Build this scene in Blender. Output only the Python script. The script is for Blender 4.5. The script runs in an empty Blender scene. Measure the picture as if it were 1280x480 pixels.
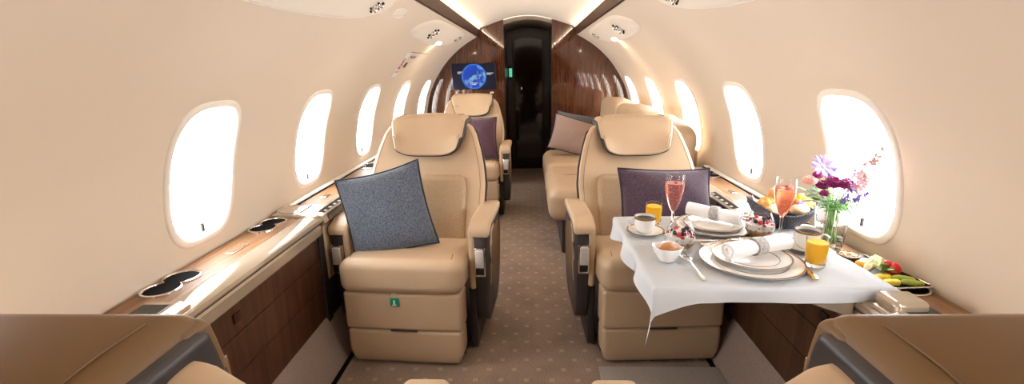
import bpy, bmesh, math, random
from mathutils import Vector, Matrix
from math import sin, cos, tan, pi, atan2, sqrt, radians
random.seed(7)
C = bpy.context.scene.collection
scn = bpy.context.scene

# ------------------------------------------------------------------ materials
def newmat(name):
    m = bpy.data.materials.new(name); m.use_nodes = True
    nt = m.node_tree; b = nt.nodes['Principled BSDF']
    return m, nt, b
def pm(name, col, rough=.5, metal=0, bump=0, bscale=200, trans=0, ior=1.45, coat=0, sheen=0, sss=0, spec=None, var=0, vscale=8, emis=None, estr=0):
    m, nt, b = newmat(name)
    b.inputs['Base Color'].default_value = (*col, 1); b.inputs['Roughness'].default_value = rough
    b.inputs['Metallic'].default_value = metal; b.inputs['Transmission Weight'].default_value = trans
    b.inputs['IOR'].default_value = ior; b.inputs['Coat Weight'].default_value = coat
    b.inputs['Sheen Weight'].default_value = sheen; b.inputs['Coat Roughness'].default_value = .05
    if sss:
        b.inputs['Subsurface Weight'].default_value = sss; b.inputs['Subsurface Scale'].default_value = .01
    if spec is not None: b.inputs['Specular IOR Level'].default_value = spec
    if emis:
        b.inputs['Emission Color'].default_value = (*emis, 1); b.inputs['Emission Strength'].default_value = estr
    tc = nt.nodes.new('ShaderNodeTexCoord')
    if bump:
        n = nt.nodes.new('ShaderNodeTexNoise'); n.inputs['Scale'].default_value = bscale; n.inputs['Detail'].default_value = 3
        bp = nt.nodes.new('ShaderNodeBump'); bp.inputs['Strength'].default_value = bump; bp.inputs['Distance'].default_value = .002
        nt.links.new(tc.outputs['Object'], n.inputs['Vector']); nt.links.new(n.outputs['Fac'], bp.inputs['Height'])
        nt.links.new(bp.outputs['Normal'], b.inputs['Normal'])
    if var:
        n = nt.nodes.new('ShaderNodeTexNoise'); n.inputs['Scale'].default_value = vscale; n.inputs['Detail'].default_value = 4
        r = nt.nodes.new('ShaderNodeValToRGB')
        r.color_ramp.elements[0].position = .3; r.color_ramp.elements[1].position = .7
        r.color_ramp.elements[0].color = (*[c*(1-var) for c in col], 1); r.color_ramp.elements[1].color = (*[min(1, c*(1+var)) for c in col], 1)
        nt.links.new(tc.outputs['Object'], n.inputs['Vector']); nt.links.new(n.outputs['Fac'], r.inputs['Fac']); nt.links.new(r.outputs['Color'], b.inputs['Base Color'])
    return m
def wood(name, c0, c1, scale, rough, coat, mscale=1.0, spec=.5):
    m, nt, b = newmat(name)
    tc = nt.nodes.new('ShaderNodeTexCoord'); mp = nt.nodes.new('ShaderNodeMapping'); mp.inputs['Scale'].default_value = scale
    n1 = nt.nodes.new('ShaderNodeTexNoise'); n1.inputs['Scale'].default_value = 6*mscale; n1.inputs['Detail'].default_value = 8; n1.inputs['Roughness'].default_value = .65; n1.inputs['Distortion'].default_value = .4
    r = nt.nodes.new('ShaderNodeValToRGB'); e = r.color_ramp.elements
    e[0].position = .32; e[0].color = (*c0, 1); e[1].position = .7; e[1].color = (*c1, 1)
    nt.links.new(tc.outputs['Object'], mp.inputs['Vector']); nt.links.new(mp.outputs['Vector'], n1.inputs['Vector'])
    nt.links.new(n1.outputs['Fac'], r.inputs['Fac']); nt.links.new(r.outputs['Color'], b.inputs['Base Color'])
    b.inputs['Roughness'].default_value = rough; b.inputs['Coat Weight'].default_value = coat; b.inputs['Coat Roughness'].default_value = .03
    b.inputs['Specular IOR Level'].default_value = spec
    return m
def weave(name, c0, c1, scale, rough=.9, bump=.6, sheen=.2):
    m, nt, b = newmat(name)
    tc = nt.nodes.new('ShaderNodeTexCoord')
    n = nt.nodes.new('ShaderNodeTexNoise'); n.inputs['Scale'].default_value = scale; n.inputs['Detail'].default_value = 4; n.inputs['Roughness'].default_value = .8
    r = nt.nodes.new('ShaderNodeValToRGB'); e = r.color_ramp.elements
    e[0].position = .38; e[0].color = (*c0, 1); e[1].position = .62; e[1].color = (*c1, 1)
    bp = nt.nodes.new('ShaderNodeBump'); bp.inputs['Strength'].default_value = bump; bp.inputs['Distance'].default_value = .003
    nt.links.new(tc.outputs['Object'], n.inputs['Vector']); nt.links.new(n.outputs['Fac'], r.inputs['Fac']); nt.links.new(r.outputs['Color'], b.inputs['Base Color'])
    nt.links.new(n.outputs['Fac'], bp.inputs['Height']); nt.links.new(bp.outputs['Normal'], b.inputs['Normal'])
    b.inputs['Roughness'].default_value = rough; b.inputs['Sheen Weight'].default_value = sheen; b.inputs['Specular IOR Level'].default_value = .2
    return m
def carpet_mat():
    m, nt, b = newmat('carpet')
    tc = nt.nodes.new('ShaderNodeTexCoord'); sp = nt.nodes.new('ShaderNodeSeparateXYZ'); nt.links.new(tc.outputs['Object'], sp.inputs[0])
    def math_(op, a, bb=None, v=None):
        n = nt.nodes.new('ShaderNodeMath'); n.operation = op
        nt.links.new(a, n.inputs[0])
        if bb is not None: nt.links.new(bb, n.inputs[1])
        if v is not None: n.inputs[1].default_value = v
        return n.outputs[0]
    def dots(offx, offy):
        px = math_('ABSOLUTE', math_('SUBTRACT', math_('FRACT', math_('ADD', math_('MULTIPLY', sp.outputs[0], v=1/.105), v=offx)), v=.5))
        py = math_('ABSOLUTE', math_('SUBTRACT', math_('FRACT', math_('ADD', math_('MULTIPLY', sp.outputs[1], v=1/.14), v=offy)), v=.5))
        return math_('MULTIPLY', math_('LESS_THAN', px, v=.095), math_('LESS_THAN', py, v=.075))
    d = math_('MAXIMUM', dots(50, 50), dots(50.5, 50.5))
    n = nt.nodes.new('ShaderNodeTexNoise'); n.inputs['Scale'].default_value = 260; n.inputs['Detail'].default_value = 4
    n2 = nt.nodes.new('ShaderNodeTexNoise'); n2.inputs['Scale'].default_value = 7; n2.inputs['Detail'].default_value = 3
    nt.links.new(tc.outputs['Object'], n.inputs['Vector']); nt.links.new(tc.outputs['Object'], n2.inputs['Vector'])
    r = nt.nodes.new('ShaderNodeValToRGB'); e = r.color_ramp.elements
    e[0].position = .35; e[0].color = (.18, .115, .078, 1); e[1].position = .68; e[1].color = (.40, .28, .20, 1)
    nt.links.new(n.outputs['Fac'], r.inputs['Fac'])
    hs = nt.nodes.new('ShaderNodeMix'); hs.data_type = 'RGBA'; hs.blend_type = 'MULTIPLY'; hs.inputs[0].default_value = .5
    nt.links.new(r.outputs['Color'], hs.inputs[6])
    r2 = nt.nodes.new('ShaderNodeValToRGB'); r2.color_ramp.elements[0].color = (.6, .6, .6, 1); r2.color_ramp.elements[0].position = .35; r2.color_ramp.elements[1].position = .65
    nt.links.new(n2.outputs['Fac'], r2.inputs['Fac']); nt.links.new(r2.outputs['Color'], hs.inputs[7])
    mx = nt.nodes.new('ShaderNodeMix'); mx.data_type = 'RGBA'
    nt.links.new(math_('MULTIPLY', d, v=.36), mx.inputs[0]); nt.links.new(hs.outputs[2], mx.inputs[6]); mx.inputs[7].default_value = (.55, .42, .24, 1)
    nt.links.new(mx.outputs[2], b.inputs['Base Color'])
    bp = nt.nodes.new('ShaderNodeBump'); bp.inputs['Strength'].default_value = .8; bp.inputs['Distance'].default_value = .004
    nt.links.new(n.outputs['Fac'], bp.inputs['Height']); nt.links.new(bp.outputs['Normal'], b.inputs['Normal'])
    b.inputs['Roughness'].default_value = .95; b.inputs['Specular IOR Level'].default_value = .15; b.inputs['Sheen Weight'].default_value = .15
    return m
def pane_mat():
    m = bpy.data.materials.new('window_pane'); m.use_nodes = True; nt = m.node_tree; nt.nodes.clear()
    o = nt.nodes.new('ShaderNodeOutputMaterial'); t = nt.nodes.new('ShaderNodeBsdfTransparent'); g = nt.nodes.new('ShaderNodeBsdfGlossy'); g.inputs['Roughness'].default_value = .02
    mx = nt.nodes.new('ShaderNodeMixShader'); mx.inputs[0].default_value = .05
    nt.links.new(t.outputs[0], mx.inputs[1]); nt.links.new(g.outputs[0], mx.inputs[2]); nt.links.new(mx.outputs[0], o.inputs[0])
    return m
def perforated():
    m, nt, b = newmat('perforated_leather')
    tc = nt.nodes.new('ShaderNodeTexCoord'); v = nt.nodes.new('ShaderNodeTexNoise'); v.inputs['Scale'].default_value = 320; v.inputs['Detail'].default_value = 1
    r = nt.nodes.new('ShaderNodeValToRGB'); e = r.color_ramp.elements
    e[0].position = .42; e[0].color = (.36, .25, .15, 1); e[1].position = .58; e[1].color = (.46, .325, .205, 1)
    nt.links.new(tc.outputs['Object'], v.inputs['Vector']); nt.links.new(v.outputs['Fac'], r.inputs['Fac']); nt.links.new(r.outputs['Color'], b.inputs['Base Color'])
    b.inputs['Roughness'].default_value = .55
    return m
def checker_weave():
    m, nt, b = newmat('woven_rattan')
    tc = nt.nodes.new('ShaderNodeTexCoord'); ck = nt.nodes.new('ShaderNodeTexChecker'); ck.inputs['Scale'].default_value = 190
    ck.inputs['Color1'].default_value = (.015, .015, .02, 1); ck.inputs['Color2'].default_value = (.12, .12, .14, 1)
    nt.links.new(tc.outputs['Object'], ck.inputs['Vector']); nt.links.new(ck.outputs['Color'], b.inputs['Base Color'])
    bp = nt.nodes.new('ShaderNodeBump'); bp.inputs['Strength'].default_value = .7; bp.inputs['Distance'].default_value = .003
    nt.links.new(ck.outputs['Fac'], bp.inputs['Height']); nt.links.new(bp.outputs['Normal'], b.inputs['Normal'])
    b.inputs['Roughness'].default_value = .5
    return m
def globe_screen():
    m, nt, b = newmat('map_screen')
    b.inputs['Base Color'].default_value = (.01, .01, .02, 1); b.inputs['Roughness'].default_value = .25; b.inputs['Specular IOR Level'].default_value = .1
    tc = nt.nodes.new('ShaderNodeTexCoord'); sp = nt.nodes.new('ShaderNodeSeparateXYZ'); nt.links.new(tc.outputs['Object'], sp.inputs[0])
    cb = nt.nodes.new('ShaderNodeCombineXYZ'); nt.links.new(sp.outputs[0], cb.inputs[0]); nt.links.new(sp.outputs[2], cb.inputs[1])
    L = nt.nodes.new('ShaderNodeVectorMath'); L.operation = 'LENGTH'; nt.links.new(cb.outputs[0], L.inputs[0])
    ra = nt.nodes.new('ShaderNodeValToRGB'); ra.color_ramp.interpolation = 'LINEAR'
    e = ra.color_ramp.elements; e[0].position = 0; e[0].color = (.008, .05, .36, 1); e[1].position = 1; e[1].color = (.004, .005, .012, 1)
    for p, c in ((.78, (.008, .06, .45, 1)), (.9, (.03, .18, .75, 1)), (.94, (.015, .07, .3, 1)), (.96, (.004, .006, .015, 1))):
        k = ra.color_ramp.elements.new(p); k.color = c
    mr = nt.nodes.new('ShaderNodeMath'); mr.operation = 'DIVIDE'; mr.inputs[1].default_value = .138; nt.links.new(L.outputs['Value'], mr.inputs[0]); nt.links.new(mr.outputs[0], ra.inputs['Fac'])
    n = nt.nodes.new('ShaderNodeTexNoise'); n.inputs['Scale'].default_value = 11; n.inputs['Detail'].default_value = 6; nt.links.new(tc.outputs['Object'], n.inputs['Vector'])
    rn = nt.nodes.new('ShaderNodeValToRGB'); rn.color_ramp.elements[0].position = .52; rn.color_ramp.elements[1].position = .6; nt.links.new(n.outputs['Fac'], rn.inputs['Fac'])
    lt = nt.nodes.new('ShaderNodeMath'); lt.operation = 'LESS_THAN'; lt.inputs[1].default_value = .120; nt.links.new(L.outputs['Value'], lt.inputs[0])
    mu = nt.nodes.new('ShaderNodeMath'); mu.operation = 'MULTIPLY'; nt.links.new(lt.outputs[0], mu.inputs[0]); nt.links.new(rn.outputs['Color'], mu.inputs[1])
    mx = nt.nodes.new('ShaderNodeMix'); mx.data_type = 'RGBA'; nt.links.new(mu.outputs[0], mx.inputs[0]); nt.links.new(ra.outputs['Color'], mx.inputs[6]); mx.inputs[7].default_value = (.22, .42, .62, 1)
    nt.links.new(mx.outputs[2], b.inputs['Emission Color']); b.inputs['Emission Strength'].default_value = SCREEN
    return m
SCREEN = .9
M = {}
M['wall'] = pm('cream_wall_fabric', (.69, .59, .475), .75, bump=.10, bscale=500, spec=.2)
M['ceil'] = pm('cream_ceiling', (.76, .69, .60), .7, spec=.2)
M['ring'] = pm('ivory_plastic', (.84, .77, .69), .4)
M['pane'] = pane_mat()
M['leather'] = pm('beige_leather', (.50, .355, .225), .42, bump=.10, bscale=420, var=.05, vscale=5)
M['perf'] = perforated()
M['tan'] = pm('tan_shade_leather', (.185, .105, .046), .5, bump=.06, bscale=420, var=.05, vscale=5, spec=.3)  # beige leather with foreground shade put into the colour; also the arm inlay
M['stitch'] = pm('stitch_thread', (.17, .10, .05), .8)
M['char'] = pm('charcoal_panel', (.035, .028, .027), .4)
M['chrome'] = pm('chrome', (.82, .80, .78), .12, metal=1)
M['champ'] = pm('champagne_metal', (.44, .355, .265), .13, metal=.45, spec=.5)
M['black'] = pm('black_gloss', (.012, .012, .013), .12)
M['seam'] = pm('dark_seam', (.005, .004, .004), .8, spec=.08)
M['white_pl'] = pm('white_plastic', (.8, .8, .78), .4)
M['walnut'] = wood('glossy_walnut', (.030, .010, .005), (.105, .031, .012), (13, 13, .5), .06, 1.0)
M['panelwood'] = wood('dark_walnut_panel', (.022, .008, .004), (.105, .040, .018), (8, 9, .6), .28, .2)
M['ledgewood'] = wood('ledge_walnut', (.13, .06, .026), (.30, .155, .07), (11, .7, 8), .5, .0, 1.0, .3)
M['bronze'] = pm('bronze_trim', (.045, .017, .008), .5, spec=.2)
M['carpet'] = carpet_mat()
M['kick'] = weave('kick_carpet', (.20, .138, .108), (.35, .255, .205), 330)
M['mat'] = weave('grey_brown_rug', (.24, .20, .17), (.40, .34, .29), 260)
M['blue'] = weave('slate_blue_wool', (.04, .048, .066), (.14, .16, .20), 170)
M['bluepipe'] = pm('navy_piping', (.02, .025, .038), .8)
M['purple'] = weave('plum_wool', (.042, .024, .038), (.10, .062, .085), 190)
M['plumpipe'] = pm('plum_piping', (.035, .02, .035), .8)
M['plum2'] = weave('dark_plum_wool', (.05, .022, .035), (.12, .06, .08), 300)
M['pink'] = weave('dusty_pink_wool', (.27, .185, .165), (.46, .34, .305), 200)
M['greyp'] = weave('grey_wool', (.08, .085, .1), (.2, .2, .22), 300)
M['glassblack'] = pm('dark_glass', (.006, .004, .004), .06, coat=.5)
M['darkwood'] = wood('dark_door_wood', (.006, .003, .002), (.025, .011, .006), (8, 8, .6), .32, .15)
M['cloth'] = pm('white_linen', (.94, .96, .99), .8, bump=.25, bscale=60, spec=.2)
M['napkin'] = pm('napkin_linen', (.86, .86, .86), .85, bump=.2, bscale=300)
M['china'] = pm('white_china', (.86, .85, .82), .12, coat=.4)
M['gold'] = pm('bronze_rim', (.28, .16, .075), .3, metal=.6)
M['coffee'] = pm('black_coffee', (.02, .008, .004), .1)
M['silver'] = pm('silver_cutlery', (.85, .83, .80), .16, metal=1)
M['goldm'] = pm('gilt_handle', (.75, .50, .22), .2, metal=1)
M['ringm'] = weave('beaded_silver', (.22, .2, .19), (.65, .62, .6), 260, rough=.35, bump=.9, sheen=0)
M['glass'] = pm('clear_glass', (1, 1, 1), .0, trans=1, ior=1.3)
M['champagne'] = pm('pink_champagne', (.98, .42, .36), .05, trans=.75, ior=1.2)
M['juice'] = pm('orange_juice', (1.0, .55, .012), .3, sss=.1)
M['yoghurt'] = pm('yoghurt', (.88, .85, .82), .4)
M['berry'] = pm('red_berry', (.55, .02, .03), .3)
M['blueberry'] = pm('dark_berry', (.03, .025, .06), .5)
M['granola'] = pm('granola', (.55, .30, .10), .7, var=.4, vscale=90, bump=.8, bscale=150)
M['egg'] = pm('brown_egg', (.46, .20, .08), .45)
M['jam'] = pm('dark_jam', (.09, .008, .012), .1)
M['rattan'] = checker_weave()
M['crust'] = pm('golden_crust', (.72, .30, .06), .5, var=.45, vscale=40, bump=.5, bscale=60)
M['bread'] = pm('pale_bread', (.85, .62, .38), .6, var=.2, vscale=30)
M['leaf'] = pm('green_leaf', (.16, .38, .06), .5, var=.3, vscale=60)
M['leaf2'] = pm('eucalyptus_leaf', (.32, .50, .33), .6, var=.15, vscale=30)
M['stem'] = pm('green_stem', (.16, .34, .07), .6)
M['magenta'] = pm('magenta_petal', (.27, .010, .13), .5, var=.4, vscale=60)
M['lilac'] = pm('lilac_petal', (.50, .38, .80), .6)
M['violet'] = pm('violet_petal', (.26, .16, .62), .6)
M['rose'] = pm('pale_pink_petal', (.86, .56, .62), .6)
M['peach'] = pm('peach_petal', (.95, .50, .42), .6)
M['orange'] = pm('orange_petal', (.95, .33, .03), .5)
M['cream'] = pm('cream_bud', (.80, .78, .55), .6)
M['water'] = pm('clear_water', (.95, 1, .97), .0, trans=1, ior=1.2)
M['slate'] = pm('dark_tray', (.03, .028, .03), .3)
M['pine'] = pm('pineapple_flesh', (.93, .68, .08), .4, var=.12, vscale=80)
M['mango'] = pm('mango_flesh', (.96, .48, .04), .4)
M['cheese'] = pm('pale_cheese', (.92, .80, .50), .5, var=.06, vscale=30)
M['green'] = pm('gherkin', (.36, .44, .06), .3, var=.2, vscale=60)
M['straw'] = pm('strawberry', (.60, .012, .02), .3, bump=.5, bscale=150)
M['nuts'] = pm('toasted_nuts', (.62, .44, .24), .6, var=.3, vscale=100)
M['brownbowl'] = pm('brown_bowl', (.10, .05, .03), .3)
M['tag'] = pm('green_tag', (.0, .22, .11), .5)
M['exitgreen'] = pm('green_sign', (.05, .3, .2), .4, emis=(.15, .8, .5), estr=.7)
M['exitred'] = pm('red_letters', (.55, .02, .03), .5)
M['blueink'] = pm('blue_ink', (.12, .12, .35), .5)
M['lamp'] = pm('lamp_glow', (1, 1, 1), .5, emis=(1, .86, .66), estr=9)
M['led'] = pm('led_glow', (1, 1, 1), .5, emis=(1, .72, .42), estr=1.4)
M['map'] = globe_screen()
M['greybtn'] = pm('grey_button', (.25, .25, .25), .4)
M['satin'] = pm('satin_silver', (.72, .71, .70), .35, metal=.5)
M['greige_shade'] = pm('shaded_greige', (.20, .155, .115), .6)  # vestibule arch and ceiling, their shadow put into the colour

# ------------------------------------------------------------------ helpers
def obj(name, bm, mat, parent=None, sharp=35, smooth=True):
    me = bpy.data.meshes.new(name)
    bmesh.ops.recalc_face_normals(bm, faces=bm.faces)
    bm.to_mesh(me); bm.free()
    if smooth:
        for p in me.polygons: p.use_smooth = True
        me.set_sharp_from_angle(angle=radians(sharp))
    me.materials.append(M[mat] if isinstance(mat, str) else mat)
    o = bpy.data.objects.new(name, me); C.objects.link(o)
    if parent: o.parent = parent
    return o
def tag(o, label=None, cat=None, group=None, kind=None):
    if label: o['label'] = label
    if cat: o['category'] = cat
    if group: o['group'] = group
    if kind: o['kind'] = kind
    return o
def thing(name, label, cat, loc=(0, 0, 0), rz=0, group=None):
    o = bpy.data.objects.new(name, None); C.objects.link(o); o.empty_display_size = .05
    o.location = loc; o.rotation_euler = (0, 0, rz)
    return tag(o, label, cat, group)
def struct(name, bm, mat, parent=None, **k):
    o = obj(name, bm, mat, parent, **k)
    if not parent: o['kind'] = 'structure'
    return o
def kids(o): return [c for c in list(C.objects) if c.parent == o]
def dup(root, loc, rz, label=None, group=None):
    r = root.copy(); C.objects.link(r); r.location = loc; r.rotation_euler = (0, 0, rz)
    if label: r['label'] = label
    if group: r['group'] = group
    for ch in kids(root):
        c = ch.copy(); C.objects.link(c); c.parent = r
        for g in kids(ch):
            d = g.copy(); C.objects.link(d); d.parent = c
    return r
def NB(): return bmesh.new()
def box(bm, x0, x1, y0, y1, z0, z1, bev=0, seg=2):
    r = bmesh.ops.create_cube(bm, size=1); vs = r['verts']
    for v in vs: v.co = Vector(((x0+x1)/2+v.co.x*(x1-x0), (y0+y1)/2+v.co.y*(y1-y0), (z0+z1)/2+v.co.z*(z1-z0)))
    if bev:
        es = list({e for v in vs for e in v.link_edges})
        bmesh.ops.bevel(bm, geom=es, offset=bev, segments=seg, affect='EDGES', profile=.5)
    return bm
def rbox(bm, c, s, r, n=(6, 6, 6), seg=4, fn=None):
    """rounded box: centre c, full size s, edge radius r, optional deformation fn(x,y,z)->(x,y,z) in local coords"""
    h = [a/2 for a in s]; r = min(r, min(h)*.999)
    ax = []
    for i in range(3):
        k = h[i]-r; l = [-k+2*k*j/n[i] for j in range(n[i]+1)]
        e = [r*tan(pi/4*j/seg) for j in range(1, seg+1)]
        ax.append([-k-q for q in reversed(e)]+l+[k+q for q in e])
    def mp(p):
        q = [max(-(h[i]-r), min(h[i]-r, p[i])) for i in range(3)]
        d = [p[i]-q[i] for i in range(3)]; L = sqrt(sum(a*a for a in d))
        if L > 1e-9: p = [q[i]+r*d[i]/L for i in range(3)]
        p = fn(*p) if fn else p
        return Vector((c[0]+p[0], c[1]+p[1], c[2]+p[2]))
    cache = {}
    def V(p):
        k = tuple(round(a, 6) for a in p)
        if k not in cache: cache[k] = bm.verts.new(mp(p))
        return cache[k]
    for i in range(3):
        j, k = (i+1) % 3, (i+2) % 3
        for sg in (-1, 1):
            A, B = ax[j], ax[k]
            for a in range(len(A)-1):
                for b_ in range(len(B)-1):
                    q = []
                    for (u, v) in ((A[a], B[b_]), (A[a+1], B[b_]), (A[a+1], B[b_+1]), (A[a], B[b_+1])):
                        p = [0, 0, 0]; p[i] = sg*h[i]; p[j] = u; p[k] = v; q.append(V(p))
                    try: bm.faces.new(q if sg > 0 else q[::-1])
                    except ValueError: pass
    return bm
def lathe(bm, prof, n=32, c=(0, 0, 0), sx=1, sy=1):
    rings = []
    for (r, z) in prof:
        if r < 1e-6: rings.append([bm.verts.new((c[0], c[1], c[2]+z))])
        else: rings.append([bm.verts.new((c[0]+r*cos(2*pi*i/n)*sx, c[1]+r*sin(2*pi*i/n)*sy, c[2]+z)) for i in range(n)])
    for a, b in zip(rings[:-1], rings[1:]):
        for i in range(n):
            j = (i+1) % n
            if len(a) == 1 and len(b) == 1: continue
            if len(a) == 1: bm.faces.new((a[0], b[j], b[i]))
            elif len(b) == 1: bm.faces.new((a[i], a[j], b[0]))
            else: bm.faces.new((a[i], a[j], b[j], b[i]))
    return bm
def tube(bm, pts, rad, n=8, cap=True, flat=None):
    pts = [Vector(p) for p in pts]; L = len(pts)
    if not isinstance(rad, (list, tuple)): rad = [rad]*L
    up = Vector((0, 0, 1)); rings = []
    for i, p in enumerate(pts):
        t = (pts[min(i+1, L-1)]-pts[max(i-1, 0)]).normalized()
        if abs(t.dot(up)) > .95: u0 = Vector((1, 0, 0))
        else: u0 = up
        a = t.cross(u0).normalized(); b = a.cross(t).normalized()
        fl = flat if flat else 1
        rings.append([bm.verts.new(p+rad[i]*(cos(2*pi*k/n)*a+sin(2*pi*k/n)*b*fl)) for k in range(n)])
    for A, B in zip(rings[:-1], rings[1:]):
        for k in range(n): bm.faces.new((A[k], A[(k+1) % n], B[(k+1) % n], B[k]))
    if cap:
        bm.faces.new(rings[0][::-1]); bm.faces.new(rings[-1])
    return bm
def prism(bm, pts, axis, a, b, bev=0):
    """extrude a 2D outline along axis ('x','y','z') from a to b"""
    def P(u, v, w): return {'x': (w, u, v), 'y': (u, w, v), 'z': (u, v, w)}[axis]
    A = [bm.verts.new(P(u, v, a)) for u, v in pts]; B = [bm.verts.new(P(u, v, b)) for u, v in pts]
    n = len(pts); fs = [bm.faces.new(A), bm.faces.new(B[::-1])]
    for i in range(n): fs.append(bm.faces.new((A[i], B[i], B[(i+1) % n], A[(i+1) % n])))
    bmesh.ops.recalc_face_normals(bm, faces=fs)
    if bev:
        es = list({e for f in fs[:2] for e in f.edges})
        bmesh.ops.bevel(bm, geom=es, offset=bev, segments=2, affect='EDGES', profile=.5)
    return bm
def ball(bm, c, r, s=(1, 1, 1), u=16, v=10, rot=None):
    mt = Matrix.Translation(c) @ (rot if rot else Matrix()) @ Matrix.Diagonal((*s, 1))
    bmesh.ops.create_uvsphere(bm, u_segments=u, v_segments=v, radius=r, matrix=mt); return bm
def lerp(a, b, t): return a+(b-a)*t
def interp(tab, x):
    if x <= tab[0][0]: return tab[0][1]
    for (a, p), (b, q) in zip(tab[:-1], tab[1:]):
        if x <= b: return p+(q-p)*(x-a)/(b-a)
    return tab[-1][1]
def text_mesh(name, s, size, mat, parent, mtx, ext=.0005):
    cu = bpy.data.curves.new(name, 'FONT'); cu.body = s; cu.size = size; cu.extrude = ext; cu.offset = size*.025; cu.align_x = 'CENTER'; cu.align_y = 'CENTER'
    to = bpy.data.objects.new(name+'_tmp', cu); C.objects.link(to)
    bpy.context.view_layer.update()
    me = bpy.data.meshes.new_from_object(to); bpy.data.objects.remove(to)
    me.materials.clear(); me.materials.append(M[mat])
    me.transform(mtx)
    o = bpy.data.objects.new(name, me); C.objects.link(o); o.parent = parent
    return o

# ------------------------------------------------------------------ cabin cross-section
RAW = [(.5, 1.565), (.56, 1.534), (.64, 1.486), (.72, 1.428), (.81, 1.347), (.89, 1.253), (.975, 1.122), (1.035, .99), (1.068, .85), (1.085, .72), (1.09, .58)]
def catmull(P, k=6):
    out = []
    for i in range(len(P)-1):
        p0 = P[max(i-1, 0)]; p1 = P[i]; p2 = P[i+1]; p3 = P[min(i+2, len(P)-1)]
        for j in range(k):
            t = j/k
            out.append(tuple(.5*(2*p1[d]+(p2[d]-p0[d])*t+(2*p0[d]-5*p1[d]+4*p2[d]-p3[d])*t*t+(3*p1[d]-p0[d]-3*p2[d]+p3[d])*t**3) for d in (0, 1)))
    return out+[P[-1]]
PR = catmull(RAW)
SS = [0]
for a, b in zip(PR[:-1], PR[1:]): SS.append(SS[-1]+sqrt((a[0]-b[0])**2+(a[1]-b[1])**2))
STOT = SS[-1]
def prof(s):
    s = max(0, min(STOT-1e-9, s))
    for i in range(len(SS)-1):
        if s <= SS[i+1]:
            t = (s-SS[i])/(SS[i+1]-SS[i]); return (lerp(PR[i][0], PR[i+1][0], t), lerp(PR[i][1], PR[i+1][1], t))
def surf(side, s, y, off=0):
    """point on the side wall; off > 0 moves towards the outside"""
    x, z = prof(s); a = prof(s-.02); b = prof(s+.02)
    tx, tz = b[0]-a[0], b[1]-a[1]; L = sqrt(tx*tx+tz*tz); nx, nz = -tz/L, tx/L
    return (side*(x+nx*off), y, z+nz*off)
def s_of_z(z): return min(((abs(PR[i][1]-z), SS[i]) for i in range(len(PR))))[1] if False else interp([(-PR[i][1], SS[i]) for i in range(len(PR))], -z)
def s_of_x(x): return interp([(PR[i][0], SS[i]) for i in range(len(PR))], x)
YB, YF = -.40, 5.08
WY = [.63, 1.48, 2.27, 3.07, 3.88, 4.73]
WA, ZL, ZH = .150, .712, 1.140          # half width, sill and head of the opening
sL, sH = s_of_z(ZL), s_of_z(ZH)
SC, SB = (sL+sH)/2, (sL-sH)/2
def hole(a, sc=1.0, e=3.4):
    return None
def supe(th, a, b, e=3.3):
    c, s = cos(th), sin(th); r = (abs(c)**e+abs(s)**e)**(-1/e); return a*c*r, b*s*r
def wall_side(side, nm):
    bm = NB(); S1, S2 = SC-SB-.05, SC+SB+.04
    def grid(ss, ys):
        V = [[bm.verts.new(surf(side, s, y)) for y in ys] for s in ss]
        for i in range(len(ss)-1):
            for j in range(len(ys)-1): bm.faces.new((V[i][j], V[i+1][j], V[i+1][j+1], V[i][j+1]))
    mid = [lerp(S1, S2, i/14) for i in range(15)]
    ylist = [YB]
    for w in WY: ylist += [w-.21+.42*i/8 for i in range(9)]
    ylist.append(YF)
    grid([S1*i/18 for i in range(19)], ylist)
    grid([lerp(S2, STOT-1e-6, i/4) for i in range(5)], ylist)
    ed = [YB]+[v for w in WY for v in (w-.21, w+.21)]+[YF]
    for i in range(0, len(ed), 2): grid(mid, [ed[i], ed[i+1]])
    for w in WY:
        ysub = [w-.21+.42*i/8 for i in range(9)]
        bd = [(y, S1) for y in ysub]+[(w+.21, s) for s in mid[1:]]+[(y, S2) for y in reversed(ysub[:-1])]+[(w-.21, s) for s in reversed(mid[1:-1])]
        rings = []
        hp = []
        for (y, s) in bd:
            th = atan2((s-SC)/SB, (y-w)/WA); dy, ds = supe(th, WA, SB); hp.append((w+dy, SC+ds))
        for k in range(5):
            t = (k/4); rings.append([bm.verts.new(surf(side, lerp(b[1], h[1], t), lerp(b[0], h[0], t))) for b, h in zip(bd, hp)])
        n = len(bd)
        for A, B in zip(rings[:-1], rings[1:]):
            for i in range(n): bm.faces.new((A[i], B[i], B[(i+1) % n], A[(i+1) % n]))
    bmesh.ops.remove_doubles(bm, verts=bm.verts, dist=1e-5)
    return struct(nm, bm, 'wall', sharp=60)
wall_side(-1, 'wall_left'); wall_side(1, 'wall_right')
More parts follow.
